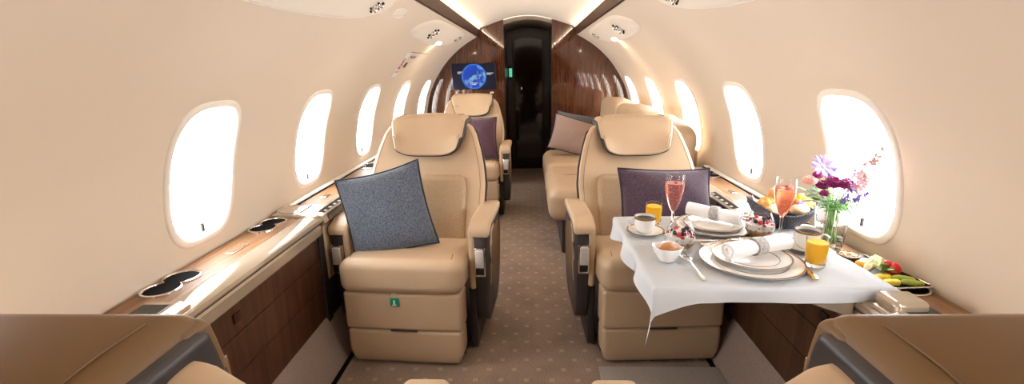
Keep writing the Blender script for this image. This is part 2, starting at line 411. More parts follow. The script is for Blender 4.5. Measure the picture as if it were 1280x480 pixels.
def make_window(side, w, idx):
    N = 56; bm = NB()
    specs = [(.024, .001), (.022, -.004), (.018, -.007), (.005, -.0075), (.001, -.005), (-.003, .02), (-.006, .045)]
    rings = []
    for sc, off in specs:
        d = sc
        R = []
        for i in range(N):
            th = 2*pi*i/N; dy, ds = supe(th, WA+d*1.0, SB+d*1.0); R.append(bm.verts.new(surf(side, SC+ds, w+dy, off)))
        rings.append(R)
    for A, B in zip(rings[:-1], rings[1:]):
        for i in range(N): bm.faces.new((A[i], B[i], B[(i+1) % N], A[(i+1) % N]))
    fr = struct('window_%d' % idx, bm, 'ring', sharp=50)
    bm = NB(); R0 = None
    for k, sc in enumerate((1, .66, .33)):
        R = [bm.verts.new(surf(side, SC+supe(2*pi*i/N, WA-.005, SB-.005)[1]*sc, w+supe(2*pi*i/N, WA-.005, SB-.005)[0]*sc, .043)) for i in range(N)]
        if R0:
            for i in range(N): bm.faces.new((R0[i], R[i], R[(i+1) % N], R0[(i+1) % N]))
        R0 = R
    bm.faces.new(R0)
    obj('pane', bm, 'pane', fr)
    bm = NB(); p = Vector(surf(side, SC+SB-.008, w+.015, .014)); a = Vector(surf(side, SC+SB-.034, w+.015, .016))
    tube(bm, [p, a], .006, 8); tube(bm, [a+Vector((0, -.008, 0)), a+Vector((0, .03, 0))], .002, 6)
    obj('shade_pull', bm, 'char', fr)
k = 1
for side in (-1, 1):
    for w in WY: make_window(side, w, k); k += 1
# centre ceiling
CE = [(0, 1.757), (.1, 1.751), (.2, 1.731), (.3, 1.703), (.4, 1.669), (.5, 1.632)]
bm = NB(); P = [(-x, z) for x, z in reversed(CE)]+CE[1:]
P = catmull(P, 4); ys = [YB, 0, 1, 2, 3, 4, YF]
V = [[bm.verts.new((x, y, z)) for y in ys] for x, z in P]
for i in range(len(P)-1):
    for j in range(len(ys)-1): bm.faces.new((V[i][j], V[i+1][j], V[i+1][j+1], V[i][j+1]))
struct('ceiling', bm, 'ceil')
for i, s in enumerate((-1, 1)):
    bm = NB(); prism(bm, [(s*.497, 1.562), (s*.508, 1.558), (s*.508, 1.64), (s*.492, 1.64)], 'y', YB, YF-.001)
    struct('trim_%d' % (i+1), bm, 'bronze', smooth=False)
    bm = NB(); box(bm, *sorted((s*.478, s*.4915)), YB+.02, YF-.01, 1.6335, 1.6375)
    o = obj('cove_light', bm, 'led'); tag(o, ('left', 'right')[i]+' thin warm cove light line along the bronze ceiling trim', 'light strip')
# ------------------------------------------------------------------ floor and lower sides
bm = NB(); box(bm, -1.12, 1.12, YB, 5.08, -.05, 0); struct('floor', bm, 'carpet', smooth=False)
for i, s in enumerate((-1, 1)):
    bm = NB(); box(bm, *sorted((s*1.085, s*1.12)), YB, YF, -.05, .60); struct('baseboard_'+('left', 'right')[i], bm, 'char', smooth=False)
# front bulkhead
def arch_pts():
    pts = [(x, z) for x, z in reversed(CE)]
    return pts
full = [(0, 1.757), (.1, 1.751), (.2, 1.731), (.3, 1.703), (.4, 1.669), (.5, 1.632), (.5, 1.565)]+PR[1:]+[(1.09, 0)]
full = [(x+.012, z+.012) for x, z in full[:-1]]+[(1.102, 0)]
DX0, DX1, DZ = -.238, .256, 1.70
def at_top(x):  # ceiling height at |x|
    return interp(CE, abs(x))+.012
for nm, s, dx in (('wall_front', -1, DX0), ('wall_front_right', 1, DX1)):
    pts = [(dx, 0), (dx, at_top(dx))]+[(s*x, z) for x, z in full if x > abs(dx)+.01]
    bm = NB(); prism(bm, pts, 'y', 5.081, 5.14)
    struct(nm, bm, 'walnut', smooth=False)
bm = NB()   # lintel arch above the opening
n = 16; A = [(lerp(DX0, DX1, i/n), 1.672+.045*(1-(2*i/n-1)**2)) for i in range(n+1)]
pts = A+[(x, at_top(x)) for x in [lerp(DX1, DX0, i/n) for i in range(n+1)]]
prism(bm, pts, 'y', 5.085, 5.14); struct('trim_3', bm, 'greige_shade', smooth=False)
bm = NB(); B2 = [(x, z+.0) for x, z in A]     # vestibule ceiling
V1 = [bm.verts.new((x, 5.14, z)) for x, z in A]; V2 = [bm.verts.new((x, 5.95, z-.01)) for x, z in A]
for i in range(n): bm.faces.new((V1[i], V1[i+1], V2[i+1], V2[i]))
struct('ceiling_vestibule', bm, 'greige_shade')
bm = NB(); box(bm, -.4, .4, 5.14, 6.0, 1.72, 1.80); struct('ceiling_vestibule_top', bm, 'darkwood', smooth=False)
for i, x in enumerate((DX0, DX1)):
    s = (-1, 1)[i]
    bm = NB(); box(bm, *sorted((x, x+s*.03)), 5.14, 5.95, 0, 1.72); struct('wall_vestibule_'+('left', 'right')[i], bm, 'darkwood', smooth=False)
    bm = NB(); box(bm, *sorted((x-s*.0, x-s*.004)), 5.074, 5.09, 0, 1.60, .001); struct('trim_%d' % (4+i), bm, 'bronze')
bm = NB(); box(bm, -.3, .3, 5.08, 6.0, -.05, 0); struct('floor_vestibule', bm, 'carpet', smooth=False)
bm = NB(); box(bm, DX0, DX1, 5.085, 5.105, 0, .006, .001); struct('trim_6', bm, 'champ', smooth=False)
bm = NB(); box(bm, -.4, .4, 5.955, 6.0, -.05, 1.80); struct('wall_vestibule_back', bm, 'darkwood', smooth=False)
# dark glossy door
def archpanel(x0, x1, z0, zt, rise, n=14):
    return [(x0, z0)]+[(lerp(x0, x1, i/n), zt+rise*(1-(2*i/n-1)**2)) for i in range(n+1)]+[(x1, z0)]
bm = NB(); prism(bm, archpanel(-.236, .254, 0, 1.655, .04), 'y', 5.90, 5.95); d = struct('door_1', bm, 'darkwood', smooth=False)
bm = NB(); prism(bm, archpanel(-.155, .175, .02, 1.56, .03), 'y', 5.88, 5.90, .004); obj('panel', bm, 'glassblack', d, smooth=False)
for s in (-1, 1):
    bm = NB(); xx = .01+s*.185; box(bm, xx-.006, xx+.006, 5.872, 5.9, .02, 1.55, .002); obj('edge_strip', bm, 'bronze', d, smooth=False)
bm = NB(); ball(bm, (-.075, 5.868, 1.0), .02, (1, .6, 1.2)); tube(bm, [(-.075, 5.87, 1.0), (-.075, 5.885, 1.0)], .012); obj('door_handle', bm, 'chrome', d)
e = thing('exit_sign', 'small green lit sign beside the dark door', 'sign', (-.205, 5.88, 1.19))
bm = NB(); box(bm, -.018, .018, -.004, .012, -.05, .05, .003); obj('lit_panel', bm, 'exitgreen', e)
bm = NB(); box(bm, -.02, .02, 0, .014, .055, .09, .003); obj('switch', bm, 'black', e)
bm = NB(); box(bm, -.02, .02, 0, .014, -.09, -.055, .003); obj('switch', bm, 'black', e)
text_mesh('lettering', 'EXIT', .016, 'white_pl', e, Matrix.Translation((0, -.005, 0)) @ Matrix.Rotation(pi/2, 4, 'X'))
o = thing('round_latch', 'small round chrome latch on the right walnut bulkhead', 'latch', (.285, 5.075, 1.475))
bm = NB(); lathe(bm, [(0, -.006), (.012, -.006), (.017, 0), (.017, .01)], 20)
bm.transform(Matrix.Rotation(-pi/2, 4, 'X') @ Matrix()); obj('rim', bm, 'chrome', o)
bm = NB(); ball(bm, (0, -.002, 0), .007, (1, .5, 1)); obj('button', bm, 'white_pl', o)
# seams on bulkhead
for x in (-.79, -.26, .79):
    pass
# rear bulkhead
bm = NB(); pts = [(-x, z) for x, z in reversed(full)]+[(x, z) for x, z in full[1:]]
prism(bm, pts, 'y', YB-.03, YB); struct('wall_back', bm, 'walnut', smooth=False)

# ------------------------------------------------------------------ television
t = thing('television', 'flat screen showing a blue globe on the left bulkhead', 'television', (-.557, 5.08, 1.165))
bm = NB(); box(bm, -.231, .231, -.016, .0, -.134, .134, .004); obj('bezel', bm, 'black', t)
bm = NB(); v = [bm.verts.new(p) for p in ((-.224, -.0175, -.127), (.224, -.0175, -.127), (.224, -.0175, .127), (-.224, -.0175, .127))]; bm.faces.new(v)
obj('screen', bm, 'map', t, smooth=False)
for q, (x, z, w) in enumerate(((-.17, .045, .05), (.135, .03, .07), (-.02, -.07, .06))):
    bm = NB()
    for r_ in range(2): box(bm, x, x+w*(1-.3*r_), -.019, -.0176, z-r_*.014, z+.005-r_*.014)
    obj('caption_line', bm, 'white_pl', t)
o = thing('bulkhead_switch', 'tiny white switch on the walnut bulkhead below the screen', 'switch', (-.375, 5.08, .995))
bm = NB(); box(bm, -.018, .018, -.006, 0, -.01, .01, .002); obj('switch_plate', bm, 'white_pl', o)
bm = NB(); box(bm, -.012, .012, -.009, -.006, -.005, .005, .001); obj('rocker', bm, 'chrome', o)

# ------------------------------------------------------------------ overhead service panels
PO = [(0, .66), (.03, .61), (.16, .556), (.40, .538), (1.1, .538), (1.45, .548), (1.54, .575), (1.50, .635), (1.30, .69), (.90, .717), (.45, .712), (.12, .69)]
def smooth_closed(P, k=5):
    out = []; n = len(P)
    for i in range(n):
        p0, p1, p2, p3 = P[i-1], P[i], P[(i+1) % n], P[(i+2) % n]
        for j in range(k):
            t = j/k
            out.append(tuple(.5*(2*p1[d]+(p2[d]-p0[d])*t+(2*p0[d]-5*p1[d]+4*p2[d]-p3[d])*t*t+(3*p1[d]-p0[d]-3*p2[d]+p3[d])*t**3) for d in (0, 1)))
    return out
def service_panel(side, y0, label, lamp=True):
    t = thing('overhead_service_panel', label, 'overhead panel', (0, y0, 0), 0, None)
    O = smooth_closed(PO, 5); cy = .75; cs = s_of_x(.63)
    O = [(a, s_of_x(b)) for a, b in O]
    bm = NB(); prev = None; n = len(O)
    for sc, off in ((1.03, .001), (1.012, -.006), (.99, -.009), (.975, -.006), (.955, -.011), (.8, -.013), (.5, -.014), (.2, -.014)):
        R = []
        for (a, b) in O:
            R.append(bm.verts.new(surf(side, cs+(b-cs)*(sc if sc < .9 else 1-(1-sc)*1.8), cy+(a-cy)*(sc if sc < .9 else 1-(1-sc)*.35), off)))
        if prev:
            for i in range(n): bm.faces.new((prev[i], R[i], R[(i+1) % n], prev[(i+1) % n]))
        prev = R
    bm.faces.new(prev)
    obj('housing', bm, 'ceil', t, sharp=50)
    def frame(yy, x):
        s = s_of_x(x); p = Vector(surf(side, s, yy, -.013)); q = Vector(surf(side, s, yy, -.10)); nrm = (q-p).normalized()
        b = Vector((0, 1, 0)); a = b.cross(nrm).normalized(); m = Matrix((a, b, nrm)).transposed().to_4x4(); m.translation = p; return m
    for (yy, x, sz) in ((.42, .63, 1.0), (1.38, .605, .7)):
        m = frame(yy, x); bm = NB()
        lathe(bm, [(.030, -.004), (.033, .004), (.028, .009), (.020, .006), (.0, .004)], 24)
        for q in range(3):
            a = q*2.1+.5; lathe(bm, [(.013, .0), (.013, .018), (.009, .022), (0, .019)], 14, (.027*cos(a), .027*sin(a)*1.25, 0))
        bm.transform(m @ Matrix.Scale(sz, 4)); v = obj('air_nozzle', bm, 'chrome', t)
        for q in range(5):
            a = q*1.27+.2; bm = NB(); lathe(bm, [(.0065, .0), (.0065, .012), (0, .012)], 8, (.046*cos(a), .046*sin(a), 0))
            bm.transform(m @ Matrix.Scale(sz, 4)); obj('vent_slot', bm, 'black', v)
    if lamp: m = frame(.93, .688); bm = NB(); box(bm, -.014, .014, -.075, .075, -.002, .005, .002); bm.transform(m); obj('reading_light', bm, 'lamp', t)
    m = frame(.18, .65); bm = NB(); lathe(bm, [(.014, -.002), (.014, .003), (.01, .004), (0, .004)], 20); bm.transform(m); obj('speaker_button', bm, 'ring', t)
    return t
for side, nm in ((-1, 'left'), (1, 'right')):
    service_panel(side, 2.9, 'cream overhead panel with air nozzles on the '+nm+' ceiling near the walnut bulkhead')
    service_panel(side, .66, 'cream overhead panel at the top edge of the '+nm+' wall, nearer one', False)
# exit placard on the left wall
t = thing('exit_placard', 'white placard with red EXIT letters high on the left wall', 'sign')
def patch(bm, side, y0, y1, sa, sb, off0, off1, tilt=0, n=3):
    G = []
    for off in (off0, off1):
        G.append([[bm.verts.new(surf(side, lerp(sa, sb, j/n), lerp(y0, y1, i/n)+tilt*(j/n), off)) for j in range(n+1)] for i in range(n+1)])
    for k in (0, 1):
        for i in range(n):
            for j in range(n): bm.faces.new((G[k][i][j], G[k][i+1][j], G[k][i+1][j+1], G[k][i][j+1]))
    for i in range(n):
        for a in (0, n):
            bm.faces.new((G[0][i][a], G[0][i+1][a], G[1][i+1][a], G[1][i][a])); bm.faces.new((G[0][a][i], G[0][a][i+1], G[1][a][i+1], G[1][a][i]))
    return bm
sa, sb = s_of_x(.80), s_of_x(.928)
bm = NB(); patch(bm, -1, 3.30, 3.42, sa, sb, -.0005, -.004); obj('plate', bm, 'white_pl', t)
def wallm(side, s, y, off=-.006):
    p = Vector(surf(side, s, y, off)); dn = (Vector(surf(side, s+.02, y, off))-Vector(surf(side, s-.02, y, off))).normalized()
    return p, dn
p, dn = wallm(-1, (sa+sb)/2, 3.36); xa = dn; ya = Vector((0, 1, 0)); za = xa.cross(ya)
m = Matrix((xa, ya, za)).transposed().to_4x4(); m.translation = p
text_mesh('lettering', 'EXIT', .085, 'exitred', t, m @ Matrix.Scale(-1 if za.x < 0 else 1, 4, (0, 0, 1)))
p, dn = wallm(-1, sa+.03, 3.53); m2 = Matrix((Vector((0, 1, 0)), -dn, Vector((0, 1, 0)).cross(-dn))).transposed().to_4x4(); m2.translation = p
text_mesh('small_print', 'PULL COVER', .026, 'blueink', t, m2)
bm = NB(); patch(bm, -1, 3.47, 3.52, sa+.085, sa+.125, .001, -.004); obj('release_handle', bm, 'char', t)
o = obj('cover_seam', patch(NB(), -1, 3.40, 3.95, sa-.012, sa-.008, .0005, -.001), 'champ', t)
for side, nm in ((-1, 'left'),):
    t = thing('reading_spot', 'small round recessed outline on the left ceiling edge between two panels', 'ceiling disc')
    O = [(2.42+.10*cos(a), s_of_x(.60)+.035*sin(a)) for a in [2*pi*i/24 for i in range(24)]]
    bm = NB(); prev = None
    for sc, off in ((1, .001), (.97, -.004), (.9, -.004), (.86, 0), (.5, -.001), (.1, -.001)):
        R = [bm.verts.new(surf(side, s_of_x(.60)+(b-s_of_x(.60))*sc, 2.42+(a-2.42)*sc, off)) for a, b in O]
        if prev:
            for i in range(24): bm.faces.new((prev[i], R[i], R[(i+1) % 24], prev[(i+1) % 24]))
        prev = R
    bm.faces.new(prev); obj('cover_disc', bm, 'ceil', t)

# ------------------------------------------------------------------ side ledges
def rounded_two_lobe(cx, cy, r, d, n=40, amp=1.0):
    """figure-eight outline of a double cup holder, long axis along y"""
    pts = []
    for i in range(n):
        a = 2*pi*i/n
        # union of two circles blended
        best = 0
        for s in (-1, 1):
            ox, oy = 0, s*d/2; c, q = cos(a), sin(a); b = c*ox+q*oy; disc = b*b-(ox*ox+oy*oy-r*r)
            if disc > 0: best = max(best, b+sqrt(disc))
        pts.append((cx+best*cos(a)*amp, cy+best*sin(a)))
    return pts
def cup_holder(parent, s, cx, cy, z):
    O = rounded_two_lobe(s*cx, cy, .047, .082)
    ctr = (s*cx, cy); n = len(O)
    bm = NB(); prev = None
    for sc, zz in ((1.12, z-.001), (1.10, z+.005), (1.0, z+.006), (.95, z+.003), (.93, z-.004)):
        R = [bm.verts.new((ctr[0]+(a-ctr[0])*sc, ctr[1]+(b-ctr[1])*(1+(sc-1)*.6), zz)) for a, b in O]
        if prev:
            for i in range(n): bm.faces.new((prev[i], R[i], R[(i+1) % n], prev[(i+1) % n]))
        prev = R
    c = obj('cup_holder', bm, 'chrome', parent)
    bm = NB(); prev = None
    for sc, zz in ((.95, z+.0025), (.93, z+.0015), (.5, z+.0008), (.1, z+.0008)):
        R = [bm.verts.new((ctr[0]+(a-ctr[0])*sc, ctr[1]+(b-ctr[1])*(1+(sc-1)*.6), zz)) for a, b in O]
        if prev:
            for i in range(n): bm.faces.new((prev[i], R[i], R[(i+1) % n], prev[(i+1) % n]))
        prev = R
    bm.faces.new(prev)
    obj('well_shade', bm, 'seam', c)  # near-flat black sheet, painted for the shade inside a deep hole
def ledge(s, nm, YE=4.9):
    t = thing('side_ledge', 'long walnut topped ledge with champagne metal lip along the '+nm+' wall', 'side ledge')
    ZT = .648
    def sx(*a): return sorted((s*a[0], s*a[1]))
    bm = NB(); box(bm, *sx(.935, 1.083), YB+.02, YE, ZT-.03, ZT, .002); obj('wood_top', bm, 'ledgewood', t, smooth=False)
    # rolled lip
    P = [(.94, ZT-.03), (.94, ZT+.002), (.93, ZT+.004), (.90, ZT+.003), (.875, ZT-.001), (.862, ZT-.008), (.858, ZT-.018), (.862, ZT-.026)]
    bm = NB(); prism(bm, [(s*a, b) for a, b in P], 'y', YB+.02, YE); obj('lip', bm, 'champ', t, sharp=30)
    bm = NB(); box(bm, *sx(.866, .93), YB+.02, YE, ZT-.032, ZT-.024); obj('shadow_gap', bm, 'seam', t, smooth=False)
    P = [(.93, ZT-.032), (.866, ZT-.032), (.860, ZT-.038), (.862, ZT-.075), (.872, ZT-.082), (.93, ZT-.082)]
    bm = NB(); prism(bm, [(s*a, b) for a, b in P], 'y', YB+.02, 1.86); obj('fascia', bm, 'champ', t, sharp=30)
    # wall-side backing rail (ivory) with dark seam
    bm = NB(); box(bm, *sx(1.055, 1.084), 1.93, YE, ZT-.01, ZT+.012, .004); obj('rear_rail', bm, 'ring', t)
    bm = NB(); box(bm, *sx(1.048, 1.055), 1.93, YE, ZT-.005, ZT+.004); obj('rail_seam', bm, 'seam', t, smooth=False)
    cup_holder(t, s, 1.028, 1.235, ZT); cup_holder(t, s, 1.03, 1.765, ZT); cup_holder(t, s, 1.01, min(2.95, YE-.2), ZT)
    bm = NB(); box(bm, *sx(.985, 1.018), 1.46, 1.56, ZT-.002, ZT+.003, .001); o = obj('outlet_cover', bm, 'champ', t)
    bm = NB(); box(bm, *sx(.991, 1.012), 1.47, 1.55, ZT+.003, ZT+.0042); obj('outlet_panel', bm, 'ledgewood', o, smooth=False)
    # raised champagne bridge with the flap frame
    bm = NB(); prism(bm, [(s*.87, ZT), (s*1.07, ZT), (s*1.07, ZT+.012), (s*.95, ZT+.014), (s*.88, ZT+.008)], 'y', 1.865, 2.02, .002); o = obj('armrest_bridge', bm, 'champ', t, smooth=False)
    bm = NB(); box(bm, *sx(.955, 1.045), 1.885, 2.0, ZT+.012, ZT+.020, .003); box(bm, *sx(.968, 1.033), 1.90, 1.985, ZT+.019, ZT+.0215, .001); obj('flap', bm, 'chrome', o)
    # control panel near the camera
    bm = NB(); prism(bm, [(s*.872, ZT), (s*1.0, ZT), (s*.99, ZT+.012), (s*.90, ZT+.016), (s*.876, ZT+.008)], 'y', .86, 1.10, .002); o = obj('control_housing', bm, 'champ', t, smooth=False)
    bm = NB(); box(bm, *sx(.91, .985), .89, 1.08, ZT+.012, ZT+.0165, .001); obj('dark_glass_panel', bm, 'black', o, smooth=False)
    bm = NB(); tube(bm, [(s*.875, 1.02, ZT-.055), (s*.852, 1.02, ZT-.045), (s*.845, 1.02, ZT-.02), (s*.855, 1.02, ZT+.004), (s*.88, 1.02, ZT+.014)], [.012]*5, 12); box(bm, *sx(.848, .874), 1.01, 1.045, ZT-.07, ZT+.004, .005); obj('hinge_cap', bm, 'chrome', t)
    # switch pad on the inner edge
    P = [(.855, ZT+.004), (.90, ZT+.010), (.905, ZT-.02), (.862, ZT-.045), (.85, ZT-.03)]
    bm = NB(); prism(bm, [(s*a, b) for a, b in P], 'y', 1.88, 2.22, .002); o = obj('switch_pad', bm, 'champ', t, smooth=False)
    bm = NB(); Q = [(.8525, ZT+.0012), (.8485, ZT-.026), (.8475, ZT-.026), (.851, ZT+.002), (.893, ZT+.0115), (.894, ZT+.0095)]
    prism(bm, [(s*a, b) for a, b in Q], 'y', 1.92, 2.18); so = obj('black_inlay', bm, 'black', o, smooth=False)
    for q in range(5):
        y = 1.945+q*.05; bm = NB(); box(bm, *sx(.863, .877), y-.008, y+.008, ZT+.003, ZT+.0105, .002); obj('button', bm, 'greybtn', o)
    # champagne inner rail further forward
    bm = NB(); tube(bm, [(s*.885, 2.22, ZT-.004), (s*.885, YE-.4, ZT-.004), (s*.885, YE-.02, ZT-.004)], .014, 10); obj('inner_rail', bm, 'champ', t)
    bm = NB(); box(bm, *sx(.97, 1.0), 2.18, 2.24, ZT, ZT+.004, .002); obj('vent_cover', bm, 'chrome', t, smooth=False)
    return t
ledge(-1, 'left'); ledge(1, 'right', 2.80)
def sidewall(s, nm, YE=4.9):
    t = thing('lower_side_panel', 'dark walnut lower wall panel with carpeted kick slope, '+nm+' side', 'wall panel')
    zt = .566
    for k, (y0, y1) in enumerate(((YB+.02, .3), (.3, 1.0), (1.0, 1.86))):
        for z0, z1 in ((.19, .335), (.338, .46), (.463, zt)):
            bm = NB(); prism(bm, [(s*.885, z0+.0), (s*.885, z1-.0), (s*.91, z1), (s*.91, z0)], 'y', y0+.001, y1-.001, .002)
            obj('wood_panel', bm, 'panelwood', t, smooth=False)
    bm = NB(); box(bm, *sorted((s*.889, s*.93)), YB+.02, YE, .1, zt+.04); obj('backing', bm, 'seam', t, smooth=False)
    bm = NB(); box(bm, *sorted((s*.878, s*.886)), 1.26, 1.295, .50, .53, .002); obj('panel_latch', bm, 'bronze', t)
    # beige leather panel beside the seats
    bm = NB(); rbox(bm, (s*.885, (YE+1.91)/2 if YE < 3 else 2.62, .475), (.022, min(1.42, YE-1.91), .26), .008, (1, 8, 4), 2); obj('leather_panel', bm, 'leather', t)
    bm = NB(); box(bm, *sorted((s*.876, s*.89)), 1.86, 1.905, .1, .566, .003); obj('end_post', bm, 'char', t, smooth=False)
    bm = NB(); box(bm, *sorted((s*.880, s*.889)), 1.91, YE, .1, .34); obj('dark_panel', bm, 'char', t, smooth=False)
    bm = NB(); prism(bm, [(s*.80, .0), (s*.905, .222), (s*.93, .222), (s*.93, 0)], 'y', YB+.02, YE); obj('kick_carpet', bm, 'kick', t, smooth=False)
    bm = NB(); prism(bm, [(s*.779, .0), (s*.783, .006), (s*.797, .006), (s*.80, 0)], 'y', YB+.02, YE); obj('floor_rail', bm, 'seam', t, smooth=False)
    return t
sidewall(-1, 'left'); sidewall(1, 'right', 2.80)
bm = NB(); rbox(bm, (.555, .80, .006), (.50, 1.92, .010), .004, (2, 2, 1), 2); o = obj('floor_mat', bm, 'mat'); tag(o, 'pale grey brown floor mat in front of the seat by the set table', 'mat')

# ------------------------------------------------------------------ seats
SLOPE = .50; ZS = 1.0
def lean(z): return .355+(z-.44)*SLOPE
def adj(bm):
    for v in bm.verts: v.co.z = .44+(v.co.z-.44)*ZS
    return bm
HW = [(.30, .255), (.44, .268), (.60, .290), (.70, .293), (.78, .282), (.86, .262), (.93, .238), (.96, .225), (.98, .200), (.992, .165)]
def back_slab(bm, z0, z1, off0, off1, scale=1, inset=0, r=.02, nx=10, wing=.03):
    H = z1-z0; cz = (z0+z1)/2; T = off1-off0
    def fn(x, y, z):
        zz = cz+z; hw = interp(HW, zz+(.992-z1))*scale-inset
        u = x/.28; xx = u*hw
        yy = lean(zz)+off0+T/2+y-wing*(abs(u)**2.5)
        return (xx, yy, z)
    return rbox(bm, (0, 0, cz), (.56, T, H), r, (nx, 1, 16), 4, fn)
def make_seat(name, label, group, slope=.5, zs=1.0, ady=0, adz=0):
    global SLOPE, ZS; SLOPE, ZS = slope, zs
    t = thing(name, label, 'seat', (0, 0, 0), 0, group)
    # leg rest and lower front panel
    def tap(x, y, z):
        k = max(0, -z+.0)/.10; return (x*(1-.12*k*k), y+.016*k*k, z)
    bm = NB(); rbox(bm, (0, .053, .260), (.508, .11, .172), .016, (8, 2, 4), 4, lambda x, y, z: (x, y-.006*(1-(x/.25)**2), z)); o = obj('leg_rest', bm, 'leather', t)
    bm = NB(); rbox(bm, (0, .051, .091), (.504, .105, .166), .020, (8, 2, 6), 4, tap); obj('front_panel', bm, 'leather', t)
    bm = NB(); box(bm, -.055, .06, -.008, .01, .171, .179, .002); obj('leg_rest_pull', bm, 'char', t)
    # seat cushion
    def cush(x, y, z):
        u = x/.26; f = 1-abs(u)**4
        return (x, y-.008*f*(1 if y < 0 else 0), z+(.012*f if z > 0 else 0)-.045*((y+.27)/.54))
    bm = NB(); rbox(bm, (0, .262, .415), (.525, .56, .145), .045, (10, 10, 2), 5, cush); cu = obj('seat_cushion', bm, 'leather', t)
    for sx in (-1, 1):
        bm = NB(); tube(bm, [(sx*.215, .018, .354), (sx*.221, -.012, .375), (sx*.222, -.020, .41), (sx*.221, -.013, .45), (sx*.217, .012, .486), (sx*.215, .06, .500)], .0014, 6); obj('seam', bm, 'stitch', cu)
    # pedestal
    bm = NB(); box(bm, -.205, .205, .15, .58, .02, .36, .01); box(bm, -.24, .24, .10, .60, .002, .03, .006); obj('pedestal', bm, 'char', t, smooth=False)
    # back
    bm = NB(); back_slab(bm, .40, .985, .0, .055, r=.024); adj(bm); bk = obj('backrest', bm, 'leather', t)
    def insert(x, y, z):
        zz = .595+z; k = max(0, (zz-.66)/.08); hw = .205*(1-.10*k**2.2)
        return (x/.2*hw, lean(zz)-.012-.010*(1-(x/.2)**2)+y, z)
    bm = NB(); rbox(bm, (0, 0, .595), (.40, .05, .29), .022, (8, 1, 8), 4, insert); adj(bm); obj('lumbar_panel', bm, 'perf', t)
    bm = NB(); back_slab(bm, .40, .978, .054, .068, inset=-.006, r=.005); adj(bm); obj('back_trim', bm, 'char', t)
    bm = NB(); back_slab(bm, .36, .955, .068, .140, inset=.003, r=.028); adj(bm); obj('rear_shell', bm, 'leather', t)
    for sx in (-1, 1):   # stitched line along the front edge
        bm = NB(); pts = []
        for i in range(22):
            z = .50+(.945-.50)*i/21; hw = interp(HW, z)-.022; pts.append((sx*hw, lean(z)-.0295*(hw/interp(HW, z))**2.5-.0005, z))
        tube(bm, pts, .0012, 5); adj(bm); obj('stitching', bm, 'stitch', bk)
    # headrest: leather pad, dark side band, deep leather rear cover
    def hr(dw, y0, wing, top=.016):
        def fn(x, y, z):
            k = (.088-z)/.176; hw = .186-.036*max(0, k)**1.5+dw
            u = x/.185; zz = z+(top*(1-u*u) if z > 0 else 0)
            if z < 0: zz = z+.034*abs(u)**4
            return (u*hw, y+lean(.925+z)+y0-wing*abs(u)**2.2, zz)
        return fn
    bm = NB(); rbox(bm, (0, 0, .918), (.37, .05, .172), .014, (12, 1, 6), 5, hr(0, -.032, .02, .010)); adj(bm); h = obj('headrest', bm, 'tan' if slope < .5 else 'leather', t)  # foreground headrests use the leather copy darkened as if in shade
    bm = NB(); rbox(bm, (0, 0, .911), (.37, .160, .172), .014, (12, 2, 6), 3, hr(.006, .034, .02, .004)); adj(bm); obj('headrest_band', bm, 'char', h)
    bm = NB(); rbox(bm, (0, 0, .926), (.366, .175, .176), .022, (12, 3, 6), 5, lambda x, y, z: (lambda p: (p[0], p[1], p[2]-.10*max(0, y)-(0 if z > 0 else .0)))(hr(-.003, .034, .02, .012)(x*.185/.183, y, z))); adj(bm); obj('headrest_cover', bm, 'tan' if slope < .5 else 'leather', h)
    for sx in (-1, 1):
        pts = []
        for i in range(9):
            y = -.055+.10*i/8; f = hr(-.034, .044, .02); a, b, c = f(sx*.185, y, .088); pts.append((a, b, .926+c+.0045-.10*max(0, y)))
        bm = NB(); tube(bm, pts, .0015, 6); adj(bm); obj('headrest_stitching', bm, 'stitch', h)
    # arms
    for sx, nm in ((-1, 'arm'), (1, 'arm')):
        def X(*a): return sorted((sx*a[0], sx*a[1]))
        # pad with rolled front end
        bm = NB()
        prof_ = [(.128, .60-.05), (.132, .585), (.15, .602), (.20, .61), (.34, .614), (.46, .610), (.50, .60), (.50, .575), (.34, .578), (.2, .575), (.165, .56), (.158, .55)]
        # cross-section by rbox with bend
        def pad(x, y, z):
            yy = .315+y; d = max(0, .20-yy); return (x, y+ady, z-.30*d-1.6*d*d+adz)
        rbox(bm, (sx*.312, .315, .592), (.094, .375, .042), .016, (4, 12, 1), 4, pad)
        obj('armrest_pad', bm, 'leather', t)
        bm = NB(); rbox(bm, (sx*.279, .148, .440), (.028, .040, .27), .012, (2, 1, 6), 4, lambda x, y, z: (x, y+.03*(z < -.08)*0, z)); obj('arm_front_strip', bm, 'leather', t)
        # inner side panel
        bm = NB(); prism(bm, [(.155, .38), (.155, .57), (.49, .575), (.53, .40), (.5, .3), (.2, .3)], 'x', *X(.267, .288), .003); obj('arm_inner_panel', bm, 'leather', t, smooth=False)
        # dark outer shell
        bm = NB()
        S = [(.150, .568), (.50, .575), (.565, .52), (.585, .42), (.56, .28), (.50, .17), (.42, .125), (.20, .125), (.155, .155), (.140, .24), (.130, .40), (.135, .53)]
        prism(bm, S, 'x', *X(.288, .345), .010)
        prism(bm, [(.16, .30), (.52, .30), (.46, .02), (.15, .012), (.145, .03)], 'x', *X(.256, .290), .004)
        sh = obj('arm_shell', bm, 'char', t, smooth=True, sharp=40)
        bm = NB(); box(bm, *X(.293, .341), .112, .14, .375, .505, .004); la = obj('latch_frame', bm, 'chrome', t)
        bm = NB(); box(bm, *X(.299, .335), .103, .117, .420, .498, .003); obj('latch_lever', bm, 'satin', la)
        bm = NB(); box(bm, *X(.299, .335), .108, .117, .385, .414, .003); obj('latch_button', bm, 'black', la)
        # handle recess on the outer side
        bm = NB(); tube(bm, [(sx*.347, .21, .30), (sx*.348, .215, .40), (sx*.348, .225, .48), (sx*.347, .26, .53), (sx*.347, .33, .545)], [.004, .007, .007, .006, .003], 8); obj('arm_trim', bm, 'champ', sh)
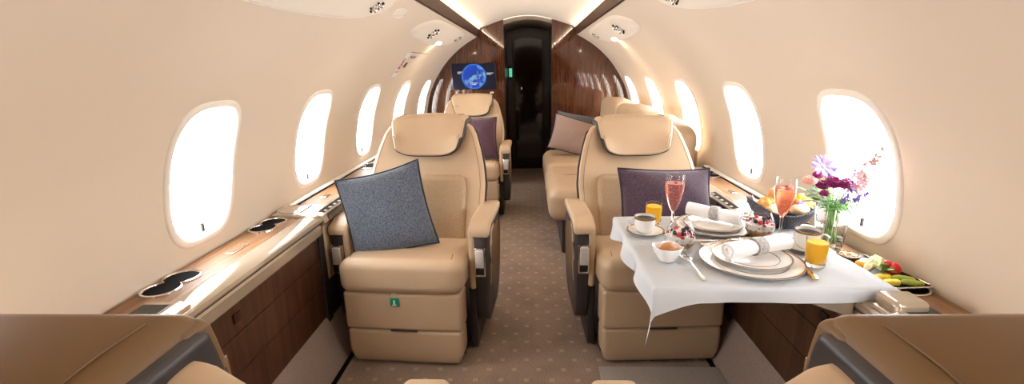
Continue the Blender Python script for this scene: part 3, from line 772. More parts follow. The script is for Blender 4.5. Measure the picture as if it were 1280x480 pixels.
        bm = NB(); prism(bm, [(.26, .30), (.27, .46), (.33, .52), (.47, .52), (.52, .42), (.48, .30)], 'x', *X(.3445, .3485), .001); obj('arm_inlay', bm, 'tan', sh, smooth=False)
    return t
s0 = make_seat('cabin_seat', 'beige leather seat with slate blue cushion, facing the camera on the left', None)
s0.location = (-.518, 1.77, 0); s0.rotation_euler = (0, 0, -.066)
s0['label'] = 'beige leather seat holding the slate blue cushion, left of the aisle'
s3 = dup(s0, (-.50, 3.77, 0), 0, 'farthest beige leather seat, below the blue globe screen, left of the aisle')
sR = make_seat('cabin_seat', 'beige leather seat behind the set table, right of the aisle', None, .53, .955); sR.location = (.572, 1.79, 0); sR.rotation_euler = (0, 0, .04)
for ch in kids(sR):          # this seat stands close to the ledge: its window-side arm is slimmer
    for o in [ch]+kids(ch):
        for v in o.data.vertices:
            if v.co.x > .262 and v.co.z < .66: v.co.x = .262+(v.co.x-.262)*.3
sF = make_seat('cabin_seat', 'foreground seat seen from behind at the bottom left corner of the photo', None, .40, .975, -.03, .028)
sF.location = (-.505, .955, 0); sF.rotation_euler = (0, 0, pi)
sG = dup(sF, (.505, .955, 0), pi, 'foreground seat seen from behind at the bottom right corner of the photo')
# green tag on the left seat's leg rest
t = thing('life_vest_tag', 'small green tag on a beige strap hanging from the left seat cushion', 'tag', (-.545, 1.752, .358), -.066)
bm = NB(); tube(bm, [(0, .012, .008), (0, .0, .004), (0, .0135, -.012), (0, .0115, -.028)], .012, 8, flat=None)
bm.free(); bm = NB(); rbox(bm, (0, .012, -.012), (.026, .004, .05), .0018, (2, 1, 3), 2); obj('strap', bm, 'leather', t)
bm = NB(); box(bm, -.018, .018, .006, .013, -.066, -.030, .002); g = obj('green_label', bm, 'tag', t)
bm = NB(); ball(bm, (0, .0055, -.041), .004, (1, .3, 1), 10, 6); box(bm, -.004, .004, .0045, .0065, -.057, -.045, .001); box(bm, -.009, .009, .0045, .0065, -.061, -.058); obj('pictogram', bm, 'white_pl', g)

# ------------------------------------------------------------------ sofa
t = thing('side_sofa', 'long beige leather sofa along the right wall by the walnut bulkhead', 'sofa')
def fr(x, y, z): return (x-.02*(1-(y/.5)**4 if abs(y) < .5 else 0), y, z)
for k, (y0, y1) in enumerate(((3.03, 3.86), (3.87, 4.66))):
    bm = NB(); rbox(bm, (.435, (y0+y1)/2, .335), (.58, y1-y0, .24), .085, (8, 8, 3), 6, lambda x, y, z: (x, y, z+(.01*(1-(y/.42)**2) if z > 0 else 0))); c = obj('seat_cushion', bm, 'leather', t)
    for q in (1,):
        ym = (y0+y1)/2; bm = NB(); tube(bm, [(.175, ym, .245), (.147, ym, .30), (.145, ym, .35), (.150, ym, .40), (.175, ym, .44), (.22, ym, .461), (.32, ym, .466), (.6, ym, .466)], .003, 6); obj('seam', bm, 'stitch', c)
    bm = NB(); rbox(bm, (.775, (y0+y1)/2, .68), (.17, y1-y0, .54), .05, (3, 8, 6), 5, lambda x, y, z: (x+z*.10, y, z+(.02*(1-(y/.42)**2) if z > 0 else 0))); obj('back_cushion', bm, 'leather', t)
bm = NB(); rbox(bm, (.815, 2.90, .62), (.18, .26, .66), .06, (3, 4, 6), 5, lambda x, y, z: (x+z*.10+.10*(max(0, .13-y)/.26)**2, y, z-(.09*(max(0, .13-y)/.26)**2 if z > 0 else 0))); obj('wing', bm, 'leather', t)
bm = NB(); rbox(bm, (.60, 4.80, .45), (.60, .20, .42), .06, (6, 3, 4), 4); obj('arm', bm, 'leather', t)
bm = NB(); box(bm, .235, .86, 3.05, 4.9, .0, .23, .01); obj('base', bm, 'char', t, smooth=False)
bm = NB(); box(bm, .86, 1.05, 2.88, 4.9, .08, .74, .02); obj('back_frame', bm, 'leather', t, smooth=False)

# ------------------------------------------------------------------ cushions
def pillow(name, label, c, X, Y, w, h, th, mat, pipe, grp=None):
    X = Vector(X).normalized(); Y = Vector(Y); Y = (Y-X*Y.dot(X)).normalized(); Z = X.cross(Y)
    t = thing(name, label, 'cushion', (0, 0, 0), 0, grp)
    t.matrix_world = Matrix.Translation(c) @ Matrix((X, Y, Z)).transposed().to_4x4()
    n = 22; bm = NB(); sd = random.random()*9
    def P(u, v, s):
        x = u*w/2*(1-.075*(1-v*v)); y = v*h/2*(1-.075*(1-u*u))
        f = max(0, (1-abs(u)**2.2))*max(0, (1-abs(v)**2.2)); z = s*th/2*f**.55
        z += s*.006*sin(u*7+sd)*sin(v*6+sd)*f+.012*sin(u*2.2+v*1.7+sd)
        return (x, y, z)
    G = {}
    for s in (1, -1):
        for i in range(n+1):
            for j in range(n+1):
                u, v = 2*i/n-1, 2*j/n-1
                ed = i in (0, n) or j in (0, n)
                if ed and s == -1: G[s, i, j] = G[1, i, j]
                else: G[s, i, j] = bm.verts.new(P(u, v, s))
    for s in (1, -1):
        for i in range(n):
            for j in range(n):
                q = [G[s, i, j], G[s, i+1, j], G[s, i+1, j+1], G[s, i, j+1]]; bm.faces.new(q if s == 1 else q[::-1])
    obj('cover', bm, mat, t, sharp=80)
    bm = NB(); pts = [P(2*i/n-1, -1, 0) for i in range(n)]+[P(1, 2*i/n-1, 0) for i in range(n)]+[P(1-2*i/n, 1, 0) for i in range(n)]+[P(-1, 1-2*i/n, 0) for i in range(n+1)]
    tube(bm, pts, .0045, 6); obj('piping', bm, pipe, t)
    return t
pillow('throw_cushion', 'slate blue wool cushion leaning across the left seat', (-.612, 1.985, .635), (.34, .06, .075), (-.13, .12, .36), .375, .385, .13, 'blue', 'bluepipe')
pillow('throw_cushion', 'plum purple wool cushion behind the set table', (.635, 2.055, .625), (.40, .02, -.006), (.0, .14, .30), .425, .355, .13, 'purple', 'plumpipe')
pillow('throw_cushion', 'dark plum cushion on the farthest left seat', (-.425, 4.06, .66), (.30, 0, .01), (.0, .13, .34), .33, .36, .12, 'plum2', 'bluepipe')
pillow('throw_cushion', 'dusty pink cushion with dark edge leaning on the sofa', (.42, 4.27, .635), (.42, .0, -.12), (.15, .17, .34), .42, .33, .13, 'pink', 'bluepipe')
pillow('throw_cushion', 'grey cushion edge peeking from behind the dusty pink cushion', (.46, 4.45, .66), (.42, .0, -.09), (.03, .17, .34), .42, .34, .10, 'greyp', 'bluepipe')

# ------------------------------------------------------------------ table and cloth
TX0, TX1, TY0, TY1, TZ = .345, .93, 1.125, 1.735, .683
t = thing('folding_table', 'folding side table under the white cloth beside the right wall', 'table', (0, 0, 0))
bm = NB(); rbox(bm, ((TX0+TX1)/2, (TY0+TY1)/2, TZ-.0165), (TX1-TX0-.006, TY1-TY0-.006, .026), .012, (2, 2, 1), 3); obj('tabletop', bm, 'panelwood', t)
bm = NB(); prism(bm, [(.70, TZ-.030), (.855, TZ-.030), (.855, TZ-.085), (.78, TZ-.06)], 'y', 1.13, 1.16, .003); obj('bracket', bm, 'champ', t, smooth=False)
bm = NB(); prism(bm, [(.70, TZ-.030), (.855, TZ-.030), (.855, TZ-.085), (.78, TZ-.06)], 'y', 1.62, 1.65, .003); obj('bracket', bm, 'champ', t, smooth=False)
bm = NB(); rbox(bm, (.925, 1.075, .670), (.085, .075, .034), .014, (2, 2, 2), 4, lambda x, y, z: (x, y, z)); obj('hinge_block', bm, 'champ', t)
bm = NB()
nu, nv = 90, 80
U0, U1, V0, V1 = TX0-.075, .965, TY0-.042, TY1+.02
def clothP(u, v):
    dx = max(0, TX0-u); dy = max(0, TY0-v); de = max(0, v-TY1)
    z = TZ; x, y = u, v
    tl = (v-TY0)/(TY1-TY0)
    if dx > 0:
        k = .72+.28*sin(v*23+1.0)*.5+max(0, .25-tl)*1.4
        d = dx*k; z -= d*(1-.02/(.02+d)*.35); x = TX0-.008*(1-math.exp(-dx/.01))-.012*sin(v*31+.5)*(dx/.075)-.006*dx/.075
    if dy > 0:
        cl = max(0, 1-(u-(TX0-.01))/.13) if u > TX0-.01 else 1; d = dy*(1+1.1*cl**1.6)
        z -= d*.93; y = TY0-.006*(1-math.exp(-dy/.01))-.004*sin(u*19)*dy/.04
    if de > 0: z -= de*.9; y = TY1+.004
    if u > .93:
        z -= (u-.93)*.35
        if v < 1.2: pass
    z += .0012*sin(u*22+1)*sin(v*19+2)+.0006*sin(u*61)*sin(v*47)
    return Vector((x, y, z+.0015))
V = [[bm.verts.new(clothP(lerp(U0, U1, i/nu), lerp(V0, V1, j/nv))) for j in range(nv+1)] for i in range(nu+1)]
for i in range(nu):
    for j in range(nv): bm.faces.new((V[i][j], V[i+1][j], V[i+1][j+1], V[i][j+1]))
bmesh.ops.solidify(bm, geom=bm.faces[:], thickness=.0012)
o = obj('tablecloth', bm, 'cloth', sharp=80); tag(o, 'white linen tablecloth draped over the side table with one corner hanging', 'tablecloth')
ZC = TZ+.004

# ------------------------------------------------------------------ tableware
def ringband(bm, r, z, w, c=(0, 0), n=48, h=.0006):
    lathe(bm, [(r-w, z), (r-w, z+h), (r, z+h), (r, z)], n, (c[0], c[1], 0))
def plate(name, label, loc, r, grp):
    t = thing(name, label, 'plate', loc, 0, grp)
    bm = NB(); lathe(bm, [(0, 0), (r*.6, 0), (r*.64, .002), (r, .0105), (r*1.0, .0125), (r*.97, .0118), (r*.68, .0055), (r*.62, .004), (0, .004)], 64); obj('dish', bm, 'china', t)
    bm = NB(); lathe(bm, [(r*1.003, .0115), (r*1.003, .0133), (r*.965, .0126), (r*.965, .0113)], 64); obj('rim_band', bm, 'gold', t)
    bm = NB(); lathe(bm, [(r*.70, .0058), (r*.70, .0068), (r*.685, .0065), (r*.685, .0055)], 64); obj('inner_band', bm, 'gold', t)
    return t
plate('dinner_plate', 'large white plate with bronze rim, nearest place setting, under a smaller plate', (.655, 1.283, ZC), .138, 'place setting plates')
plate('side_plate', 'smaller rimmed plate on top of the nearest large plate', (.662, 1.296, ZC+.0068), .105, 'place setting plates')
plate('dinner_plate', 'large white rimmed plate of the farther place setting, under a smaller plate', (.660, 1.588, ZC), .125, 'place setting plates')
plate('side_plate', 'smaller rimmed plate under the napkin farther from the camera', (.662, 1.592, ZC+.0068), .098, 'place setting plates')
def napkin(label, a, b, r, rt):
    a, b = Vector(a), Vector(b); t = thing('rolled_napkin', label, 'napkin', a, 0, None)
    d = b-a; bm = NB(); L = d.length; n = 40; m = 14; rings = []
    dn = d.normalized(); sdv = dn.cross(Vector((0, 0, 1))).normalized(); upv = sdv.cross(dn)
    for i in range(m+1):
        tt = i/m; pinch = 1-.16*math.exp(-((tt-rt)/.12)**2); rr = r*pinch*(1+.10*abs(tt-rt))
        R = []
        for k in range(n):
            an = 2*pi*k/n; q = rr*(1+.035*sin(3*an+tt*2)+.02*sin(7*an))
            R.append(bm.verts.new(dn*L*tt+sdv*cos(an)*q+upv*sin(an)*q*.9))
        rings.append(R)
    for A, B in zip(rings[:-1], rings[1:]):
        for k in range(n): bm.faces.new((A[k], A[(k+1) % n], B[(k+1) % n], B[k]))
    for R, s in ((rings[0], 0), (rings[-1], 1)):   # spiral end: stepped inner rings
        prev = R
        for q, (sc, dep) in enumerate(((.86, .0), (.80, .007), (.62, .007), (.58, .001), (.42, .001), (.36, .008), (.1, .008))):
            cc = dn*L*s; R2 = [bm.verts.new(cc+(v.co-cc)*sc/(1 if q == 0 else 1) if False else cc+(v0.co-cc)*sc+dn*(dep if s == 0 else -dep)) for v0 in R]
            for k in range(n): bm.faces.new((prev[k], prev[(k+1) % n], R2[(k+1) % n], R2[k]))
            prev = R2
        bm.faces.new(prev)
    obj('linen_roll', bm, 'napkin', t)
    c0 = dn*L*(rt-.08); c1 = dn*L*(rt+.08); rr = r*.98; bm = NB(); rings = []
    for (tt, q) in ((0, rr), (.02, rr+.003), (.5, rr+.0045), (.98, rr+.003), (1, rr), (.5, rr-.002)):
        c = c0.lerp(c1, tt); rings.append([bm.verts.new(c+sdv*cos(2*pi*k/n)*q+upv*sin(2*pi*k/n)*q*.93) for k in range(n)])
    rings.append(rings[0])
    for A, B in zip(rings[:-1], rings[1:]):
        for k in range(n): bm.faces.new((A[k], A[(k+1) % n], B[(k+1) % n], B[k]))
    obj('napkin_ring', bm, 'ringm', t)
napkin('white napkin rolled in a beaded ring on the nearest plates', (.575, 1.255, ZC+.046), (.770, 1.325, ZC+.048), .025, .5)
napkin('white napkin rolled in a beaded ring on the farther plates', (.738, 1.550, ZC+.045), (.598, 1.668, ZC+.049), .024, .48)
def cup(label, loc, ang, coffee=True):
    t = thing('coffee_cup', label, 'cup', loc, ang)
    bm = NB(); lathe(bm, [(0, .002), (.022, .002), (.023, 0), (.026, .004), (.033, .012), (.0355, .03), (.036, .054), (.0345, .0545), (.034, .03), (.030, .012), (0, .008)], 40); obj('bowl', bm, 'china', t)
    bm = NB(); lathe(bm, [(.0362, .048), (.0367, .048), (.0367, .0545), (.0345, .0552), (.034, .0545)], 40); obj('rim_band', bm, 'gold', t)
    bm = NB(); tube(bm, [(-.034, 0, .044), (-.045, 0, .047), (-.056, 0, .040), (-.057, 0, .028), (-.048, 0, .017), (-.034, 0, .014)], .0032, 8); obj('handle', bm, 'china', t)
    if coffee:
        bm = NB(); lathe(bm, [(0, .046), (.0338, .046)], 32); obj('coffee', bm, 'coffee', t)
    return t
def saucer(label, loc):
    t = thing('saucer', label, 'saucer', loc)
    bm = NB(); lathe(bm, [(0, 0), (.032, 0), (.036, .002), (.061, .010), (.062, .012), (.059, .0115), (.036, .005), (.026, .003), (0, .003)], 48); obj('dish', bm, 'china', t)
    bm = NB(); lathe(bm, [(.0625, .0105), (.0625, .0128), (.0575, .0115), (.0575, .010)], 48); obj('rim_band', bm, 'gold', t)
saucer('bronze rimmed saucer under the coffee cup at the left end of the cloth', (.416, 1.540, ZC)); cup('white cup of black coffee at the left end of the cloth', (.414, 1.545, ZC+.0035), 0)
saucer('bronze rimmed saucer under the cup beside the glass vase', (.862, 1.385, ZC)); cup('white cup on a saucer between the jam jar and the nearer orange juice', (.872, 1.395, ZC+.0035), 2.6)
def tumbler(label, loc):
    t = thing('juice_glass', label, 'glass', loc)
    bm = NB(); lathe(bm, [(0, 0), (.023, 0), (.0255, .003), (.0285, .080), (.0272, .080), (.0243, .012), (0, .012)], 40); obj('glass_wall', bm, 'glass', t)
    bm = NB(); lathe(bm, [(0, .0125), (.0243, .0128), (.0268, .068), (.0255, .070), (0, .0695)], 40); obj('orange_juice', bm, 'juice', t)
tumbler('glass of orange juice beside the plum purple cushion and coffee cup', (.464, 1.628, ZC)); tumbler('glass of orange juice nearest the fruit tray', (.822, 1.262, ZC))
def flute(label, loc):
    t = thing('champagne_flute', label, 'glass', loc)
    def rr(z): return interp([(.075, .004), (.085, .010), (.10, .0165), (.125, .0245), (.15, .0295), (.17, .0315), (.19, .031), (.205, .0295)], z)
    out = [(0, 0), (.030, 0), (.031, .0015), (.02, .004), (.006, .008), (.0042, .02), (.004, .055), (.005, .07)]+[(rr(.075+.13*i/14), .075+.13*i/14) for i in range(15)]
    inn = [(max(.0, rr(.205-.125*i/14)-.0012), .205-.125*i/14) for i in range(15)]+[(0, .079)]
    bm = NB(); lathe(bm, out+inn, 40); obj('glass_wall', bm, 'glass', t)
    top = .176; bm = NB(); lathe(bm, [(0, .0795)]+[(max(.001, rr(.08+(top-.08)*i/12)-.0011), .08+(top-.08)*i/12) for i in range(13)]+[(0, top)], 36); w = obj('pink_champagne', bm, 'champagne', t)
    bm = NB()
    for i in range(26):
        a = random.random()*6.28; z = .10+random.random()*.085*.85; q = rr(z)*.9*sqrt(random.random()); bmesh.ops.create_icosphere(bm, subdivisions=1, radius=.0011, matrix=Matrix.Translation((q*cos(a), q*sin(a), z)))
    o = obj('bubbles', bm, 'white_pl', w); o['kind'] = 'stuff'
    bm = NB(); ball(bm, (.004, 0, .173), .006, (1.1, 1, 1.2)); obj('berry', bm, 'berry', t)
flute('tall flute of pink champagne in front of the plum cushion', (.503, 1.535, ZC)); flute('tall flute of pink champagne in front of the bread basket', (.826, 1.466, ZC))
def dessert(label, loc, top):
    t = thing('dessert_glass', label, 'glass', loc)
    def rr(z): return interp([(0, .027), (.005, .034), (.02, .044), (.042, .0455), (.065, .038), (.084, .029)], z)
    out = [(0, 0)]+[(rr(.084*i/12), .084*i/12) for i in range(13)]; inn = [(rr(.084-.078*i/12)-.0015, .084-.078*i/12) for i in range(13)]+[(0, .006)]
    bm = NB(); lathe(bm, out+inn, 40); obj('glass_wall', bm, 'glass', t)
    bm = NB(); lathe(bm, [(0, .0065)]+[(rr(.0065+.018*i/5)-.0018, .0065+.018*i/5) for i in range(6)]+[(0, .025)], 32); obj('granola_layer', bm, 'granola', t)
    bm = NB(); lathe(bm, [(0, .0252)]+[(rr(.0252+.018*i/5)-.0018, .0252+.018*i/5) for i in range(6)]+[(0, .0432)], 32); obj('yoghurt_layer', bm, 'yoghurt', t)
    for q in range(11):
        a = q*2.4; R = .024*sqrt((q+.6)/9.5) if q < 9 else .012; bm = NB()
        z = .050 if q < 8 else .061
        ball(bm, (R*cos(a), R*sin(a), z), .0075, (1, 1, 1), 12, 8); obj('berry', bm, 'berry' if q % 2 else 'blueberry', t)
    bm = NB()
    for q in range(13):
        a = q*2.4+.9; z = .024+.005*(q % 3)+.007*((q*7) % 3); R = rr(z)-.0072; ball(bm, (R*cos(a), R*sin(a), z), .0062, (1, 1, .8), 8, 6)
    obj('pressed_berries', bm, 'blueberry', t)['kind'] = 'stuff'
    bm = NB()
    for q in range(11):
        a = q*2.4+2.2; z = .026+.006*(q % 3)+.006*((q*5) % 3); R = rr(z)-.0072; ball(bm, (R*cos(a), R*sin(a), z), .0066, (1, 1, .8), 8, 6)
    obj('pressed_berries', bm, 'berry', t)['kind'] = 'stuff'
    bm = NB(); ball(bm, (0, .002, .055), .018, (1, 1, .5)); obj('cream_top', bm, 'yoghurt', t)
dessert('round glass of yoghurt and berries behind the egg bowl', (.489, 1.402, ZC), 0); dessert('round glass of granola, yoghurt and berries beside the bread basket', (.782, 1.508, ZC), 1)
t = thing('egg_bowl', 'small white squarish bowl at the left edge of the cloth', 'bowl', (.422, 1.302, ZC), .4)
bm = NB(); prev = None; n = 40
def sq(i, r, k):
    a = 2*pi*i/n; e = 2+k; c, s = cos(a), sin(a); q = (abs(c)**e+abs(s)**e)**(-1/e); return r*q*c, r*q*s
first = None
for (r, z, k) in ((.001, 0, 0), (.019, 0, .5), (.022, .004, .8), (.033, .028, 1.6), (.038, .043, 2.2), (.0365, .0435, 2.2), (.031, .028, 1.6), (.02, .008, .8), (.001, .006, 0)):
    R = [bm.verts.new((*sq(i, r, k), z+(.006*abs(cos(2*(2*pi*i/n)))**2*-1 if z > .04 else 0)*0+(.007*(sq(i, 1, k)[0]**2+sq(i, 1, k)[1]**2-1) if z > .04 else 0))) for i in range(n)]
    if prev:
        for i in range(n): bm.faces.new((prev[i], R[i], R[(i+1) % n], prev[(i+1) % n]))
    prev = R
obj('bowl_body', bm, 'china', t)
def egg(label, loc, rx, rz):
    bm = NB(); ball(bm, (0, 0, 0), .021, (1, 1, 1), 28, 18)
    for v in bm.verts: v.co.x = v.co.x*1.25+(.004 if v.co.x > 0 else 0)*v.co.x/.021
    o = obj('brown_egg', bm, 'egg'); o.location = loc; o.rotation_euler = (0, rx, rz); tag(o, label, 'egg')
egg('brown egg lying in the small white bowl', (.424, 1.300, ZC+.034), .1, .2)
# cutlery
def fork(label, a, b, cat='fork'):
    a, b = Vector(a), Vector(b); d = b-a; L = d.length; t = thing('fork', label, 'fork', a, atan2(d.y, d.x), None)
    bm = NB(); tube(bm, [(.065, 0, .010), (.09, 0, .008), (.14, 0, .004), (L-.01, 0, .003), (L, 0, .003)], [.003, .0028, .004, .0062, .003], 8, flat=.35); obj('handle', bm, 'silver', t)
    bm = NB(); rbox(bm, (.054, 0, .008), (.032, .024, .003), .0014, (4, 3, 1), 2, lambda x, y, z: (x, y*(1 if x < 0 else 1-.7*(x/.016)**2), z+.002)); obj('head', bm, 'silver', t)
    for k in range(4):
        y = -.0095+k*.0063; bm = NB(); tube(bm, [(.042, y, .0075), (.02, y, .005), (.0, y, .009)], [.0017, .0015, .0009], 6); obj('tine', bm, 'silver', t)
def knife(label, a, b, handle='silver'):
    a, b = Vector(a), Vector(b); d = b-a; L = d.length; t = thing('table_knife', label, 'knife', a, atan2(d.y, d.x), None)
    bm = NB(); rbox(bm, (L*.28, 0, .004), (L*.56, .018, .002), .0009, (10, 3, 1), 2, lambda x, y, z: (x, y*(1-.5*max(0, -x/(L*.28))**3), z)); obj('blade', bm, 'silver', t)
    bm = NB(); tube(bm, [(L*.55, 0, .004), (L*.6, 0, .005), (L*.8, 0, .0055), (L*.97, 0, .0055), (L, 0, .005)], [.004, .006, .0078, .0085, .005], 10, flat=.5); obj('handle', bm, handle, t)
def spoon(label, a, b):
    a, b = Vector(a), Vector(b); d = b-a; L = d.length; t = thing('spoon', label, 'spoon', a, atan2(d.y, d.x), None)
    bm = NB(); ball(bm, (.02, 0, .006), .02, (1.1, .72, .22), 16, 8); obj('bowl', bm, 'silver', t)
    bm = NB(); tube(bm, [(.038, 0, .006), (.06, 0, .007), (L-.01, 0, .003), (L, 0, .003)], [.003, .0025, .0055, .003], 8, flat=.4); obj('handle', bm, 'silver', t)
fork('silver fork standing alone left of the nearest plate', (.478, 1.345, ZC), (.483, 1.160, ZC))
knife('silver knife with gilt handle between nearest plate and orange juice', (.800, 1.372, ZC), (.768, 1.158, ZC), 'goldm')
fork('silver fork left of the farther plates, between berries glass and napkin', (.735, 1.452, ZC), (.560, 1.428, ZC))
knife('silver knife lying between the two place settings', (.545, 1.452, ZC), (.745, 1.470, ZC))
spoon('silver spoon beside the berries glass, behind the fork', (.590, 1.395, ZC), (.520, 1.475, ZC))
fork('silver fork just right of the farther plates', (.825, 1.560, ZC), (.800, 1.690, ZC))
# jam jar
t = thing('jam_jar', 'small round jar of dark jam between the flute and the vase', 'jar', (.915, 1.475, ZC-.0005))
bm = NB(); lathe(bm, [(0, 0), (.019, 0), (.021, .003), (.021, .026), (.018, .032), (.0165, .0325), (.0195, .025), (.0195, .004), (0, .004)], 28); obj('jar_glass', bm, 'glass', t)
bm = NB(); lathe(bm, [(0, .0045), (.0192, .0048), (.0192, .022), (0, .023)], 28); obj('jam', bm, 'jam', t)
bm = NB(); lathe(bm, [(.0, .033), (.019, .033), (.0195, .035), (.0195, .042), (.018, .0435), (0, .0435)], 28); obj('lid', bm, 'white_pl', t)
# vase
VX, VY = .998, 1.488; ZL_ = .6505
t = thing('glass_vase', 'tall square clear glass vase by the nearest right window', 'vase', (VX, VY, ZL_), .35)
bm = NB(); prev = None; n = 40
for (r, z, k) in ((.0005, 0, 6), (.028, 0, 6), (.0295, .003, 6), (.039, .140, 6), (.036, .140, 6), (.0265, .012, 6), (.0005, .012, 6)):
    R = [bm.verts.new((*sq(i, r, k), z)) for i in range(n)]
    if prev:
        for i in range(n): bm.faces.new((prev[i], R[i], R[(i+1) % n], prev[(i+1) % n]))
    prev = R
obj('glass_wall', bm, 'glass', t)
bm = NB(); prev = None
for (r, z) in ((.0005, .0125), (.0262, .0127), (.032, .085), (.0005, .0852)):
    R = [bm.verts.new((*sq(i, r, 6), z)) for i in range(n)]
    if prev:
        for i in range(n): bm.faces.new((prev[i], R[i], R[(i+1) % n], prev[(i+1) % n]))
    prev = R
obj('water', bm, 'water', t)
def stem_path(top, k=0):
    a = 1.3*k; bx, by = VX+.012*cos(a), VY+.012*sin(a)
    m = Vector((lerp(bx, top[0], .35)-.0*(top[0]-VX), lerp(by, top[1], .35), ZL_+.145)); m.x = VX+(m.x-VX)*.8; m.y = VY+(m.y-VY)*.8
    for q in (0, 1):
        lim = .026; m[q] = max((VX, VY)[q]-lim, min((VX, VY)[q]+lim, m[q]))
    P0 = Vector((bx, by, ZL_+(.02 if k < 20 else .10))); P2 = Vector(top)
    return [P0, P0.lerp(m, .5), m, m.lerp(P2, .4)+Vector((0, 0, .004)), m.lerp(P2, .75)+Vector((0, 0, .004)), P2]
FG = 'flowers in the glass vase'
def flower_root(name, label, top, k, r=.0014):
    t = thing(name, label, 'flower', (0, 0, 0), 0, FG); bm = NB(); tube(bm, stem_path(top, k), r, 6); obj('stem', bm, 'stem', t); return t
def ranunculus(top, r, k, mat, name, label):
    t = flower_root(name, label, top, k); c = Vector(top); rng = random.Random(k*13+1)
    bm = NB()
    for ly, (rr, n_, tilt) in enumerate(((1.0, 9, .25), (.82, 8, .55), (.62, 7, .85), (.42, 6, 1.1))):
        for i in range(n_):
            a = 2*pi*i/n_+ly*.5+rng.random()*.2
            m = Matrix.Translation(c) @ Matrix.Rotation(a, 4, 'Z') @ Matrix.Translation((r*rr*.55, 0, r*.25*ly*.55)) @ Matrix.Rotation(-tilt, 4, 'Y')
            g = bmesh.ops.create_uvsphere(bm, u_segments=8, v_segments=5, radius=r*.5, matrix=m @ Matrix.Diagonal((1, .85, .22, 1)))
    ball(bm, c+Vector((0, 0, r*.35)), r*.35, (1, 1, .8), 10, 6)
    m = Matrix.Translation(c) @ Matrix.Rotation(rng.uniform(.2, .9), 4, Vector((1, -.6+rng.random()*.8, 0)).normalized()) @ Matrix.Translation(-c); bm.transform(m)
    obj('petals', bm, mat, t, sharp=80)
def daisy(top, r, k, mat, name, label, tilt):
    t = flower_root(name, label, top, k); c = Vector(top); bm = NB()
    for i in range(16):
        a = 2*pi*i/16+.1*(i % 2); m = Matrix.Rotation(a, 4, 'Z') @ Matrix.Rotation(-.15-.12*(i % 2), 4, 'Y') @ Matrix.Translation((r*.55, 0, 0)) @ Matrix.Diagonal((1, .34, .06, 1))
        bmesh.ops.create_uvsphere(bm, u_segments=10, v_segments=6, radius=r*.5, matrix=m)
    m = Matrix.Translation(c) @ Matrix.Rotation(tilt, 4, 'X'); bm.transform(m); obj('petals', bm, mat, t, sharp=80)
    bm = NB(); ball(bm, (0, 0, r*.06), r*.2, (1, 1, .5), 12, 6); bm.transform(m); obj('flower_centre', bm, 'cream', t)
def spike(pts, k, mats, name, label, r=.011):
    top = pts[-1]; t = thing(name, label, 'flower', (0, 0, 0), 0, FG); bm = NB(); sp_ = stem_path(pts[0], k)+[Vector(p) for p in pts[1:]]; tube(bm, sp_, .0013, 6); obj('stem', bm, 'stem', t)
    rng = random.Random(k); q = 0; N_ = 11
    for i in range(N_):
        f = i/(N_-1)*(len(pts)-1); j = min(int(f), len(pts)-2); c = Vector(pts[j]).lerp(Vector(pts[j+1]), f-j)
        rr = r*(1-.5*i/(N_-1)); a = i*2.4; c = c+Vector((cos(a), sin(a), 0))*rr*.9
        bm = NB()
        for p in range(5):
            b = 2*pi*p/5+rng.random(); m = Matrix.Translation(c) @ Matrix.Rotation(a, 4, 'Z') @ Matrix.Rotation(1.1, 4, 'Y') @ Matrix.Rotation(b, 4, 'Z') @ Matrix.Translation((rr*.5, 0, 0)) @ Matrix.Rotation(-.3, 4, 'Y') @ Matrix.Diagonal((1, .75, .15, 1))
            bmesh.ops.create_uvsphere(bm, u_segments=8, v_segments=5, radius=rr*.55, matrix=m)
        obj('floret', bm, mats[0] if i < N_*.75 else mats[1], t, sharp=80)
ran = [((.900, 1.405, .880), .018, 'left edge of the bunch'), ((.918, 1.385, .896), .019, 'upper left'), ((.942, 1.375, .888), .020, 'in the middle'), ((.966, 1.40, .888), .017, 'right of the middle'), ((.903, 1.44, .905), .014, 'behind, beneath the lilac daisy'), ((.893, 1.38, .862), .012, 'lowest, just above the leaves')]
for i, (p, r, w) in enumerate(ran): ranunculus(p, r*1.12, i, 'magenta', 'magenta_flower', 'magenta ruffled flower in the vase, '+w)
ranunculus((.872, 1.425, .888), .022, 9, 'peach', 'peach_flower', 'peach pink flower at the left of the vase')
daisy((.895, 1.41, .938), .036, 10, 'lilac', 'lilac_daisy', 'large pale lilac daisy topping the left of the bouquet', .9)
spike([(.972, 1.40, .865), (.985, 1.39, .90), (.975, 1.40, .945)], 11, ('violet', 'violet'), 'violet_delphinium', 'violet flower spike standing upright in the middle of the bouquet')
spike([(.985, 1.40, .835), (1.005, 1.38, .85), (1.012, 1.37, .875)], 12, ('violet', 'violet'), 'violet_delphinium', 'low violet flower spike at the right of the vase')
spike([(.935, 1.38, .838), (.950, 1.36, .85), (.945, 1.36, .872)], 15, ('violet', 'violet'), 'violet_delphinium', 'short violet sprig low in front of the bouquet', .009)
spike([(.930, 1.43, .88), (.945, 1.44, .91), (.95, 1.44, .935)], 16, ('violet', 'lilac'), 'violet_delphinium', 'violet sprig behind the magenta flowers', .011)
spike([(.975, 1.40, .87), (.975, 1.35, .920), (.985, 1.335, .965), (.990, 1.33, 1.003)], 13, ('rose', 'cream'), 'pink_delphinium', 'tall pale pink flower spike leaning right in front of the window', .020)
spike([(.985, 1.40, .86), (.985, 1.36, .895), (.985, 1.35, .925)], 14, ('rose', 'rose'), 'pink_delphinium', 'shorter pale pink flower spike in front of the window', .017)
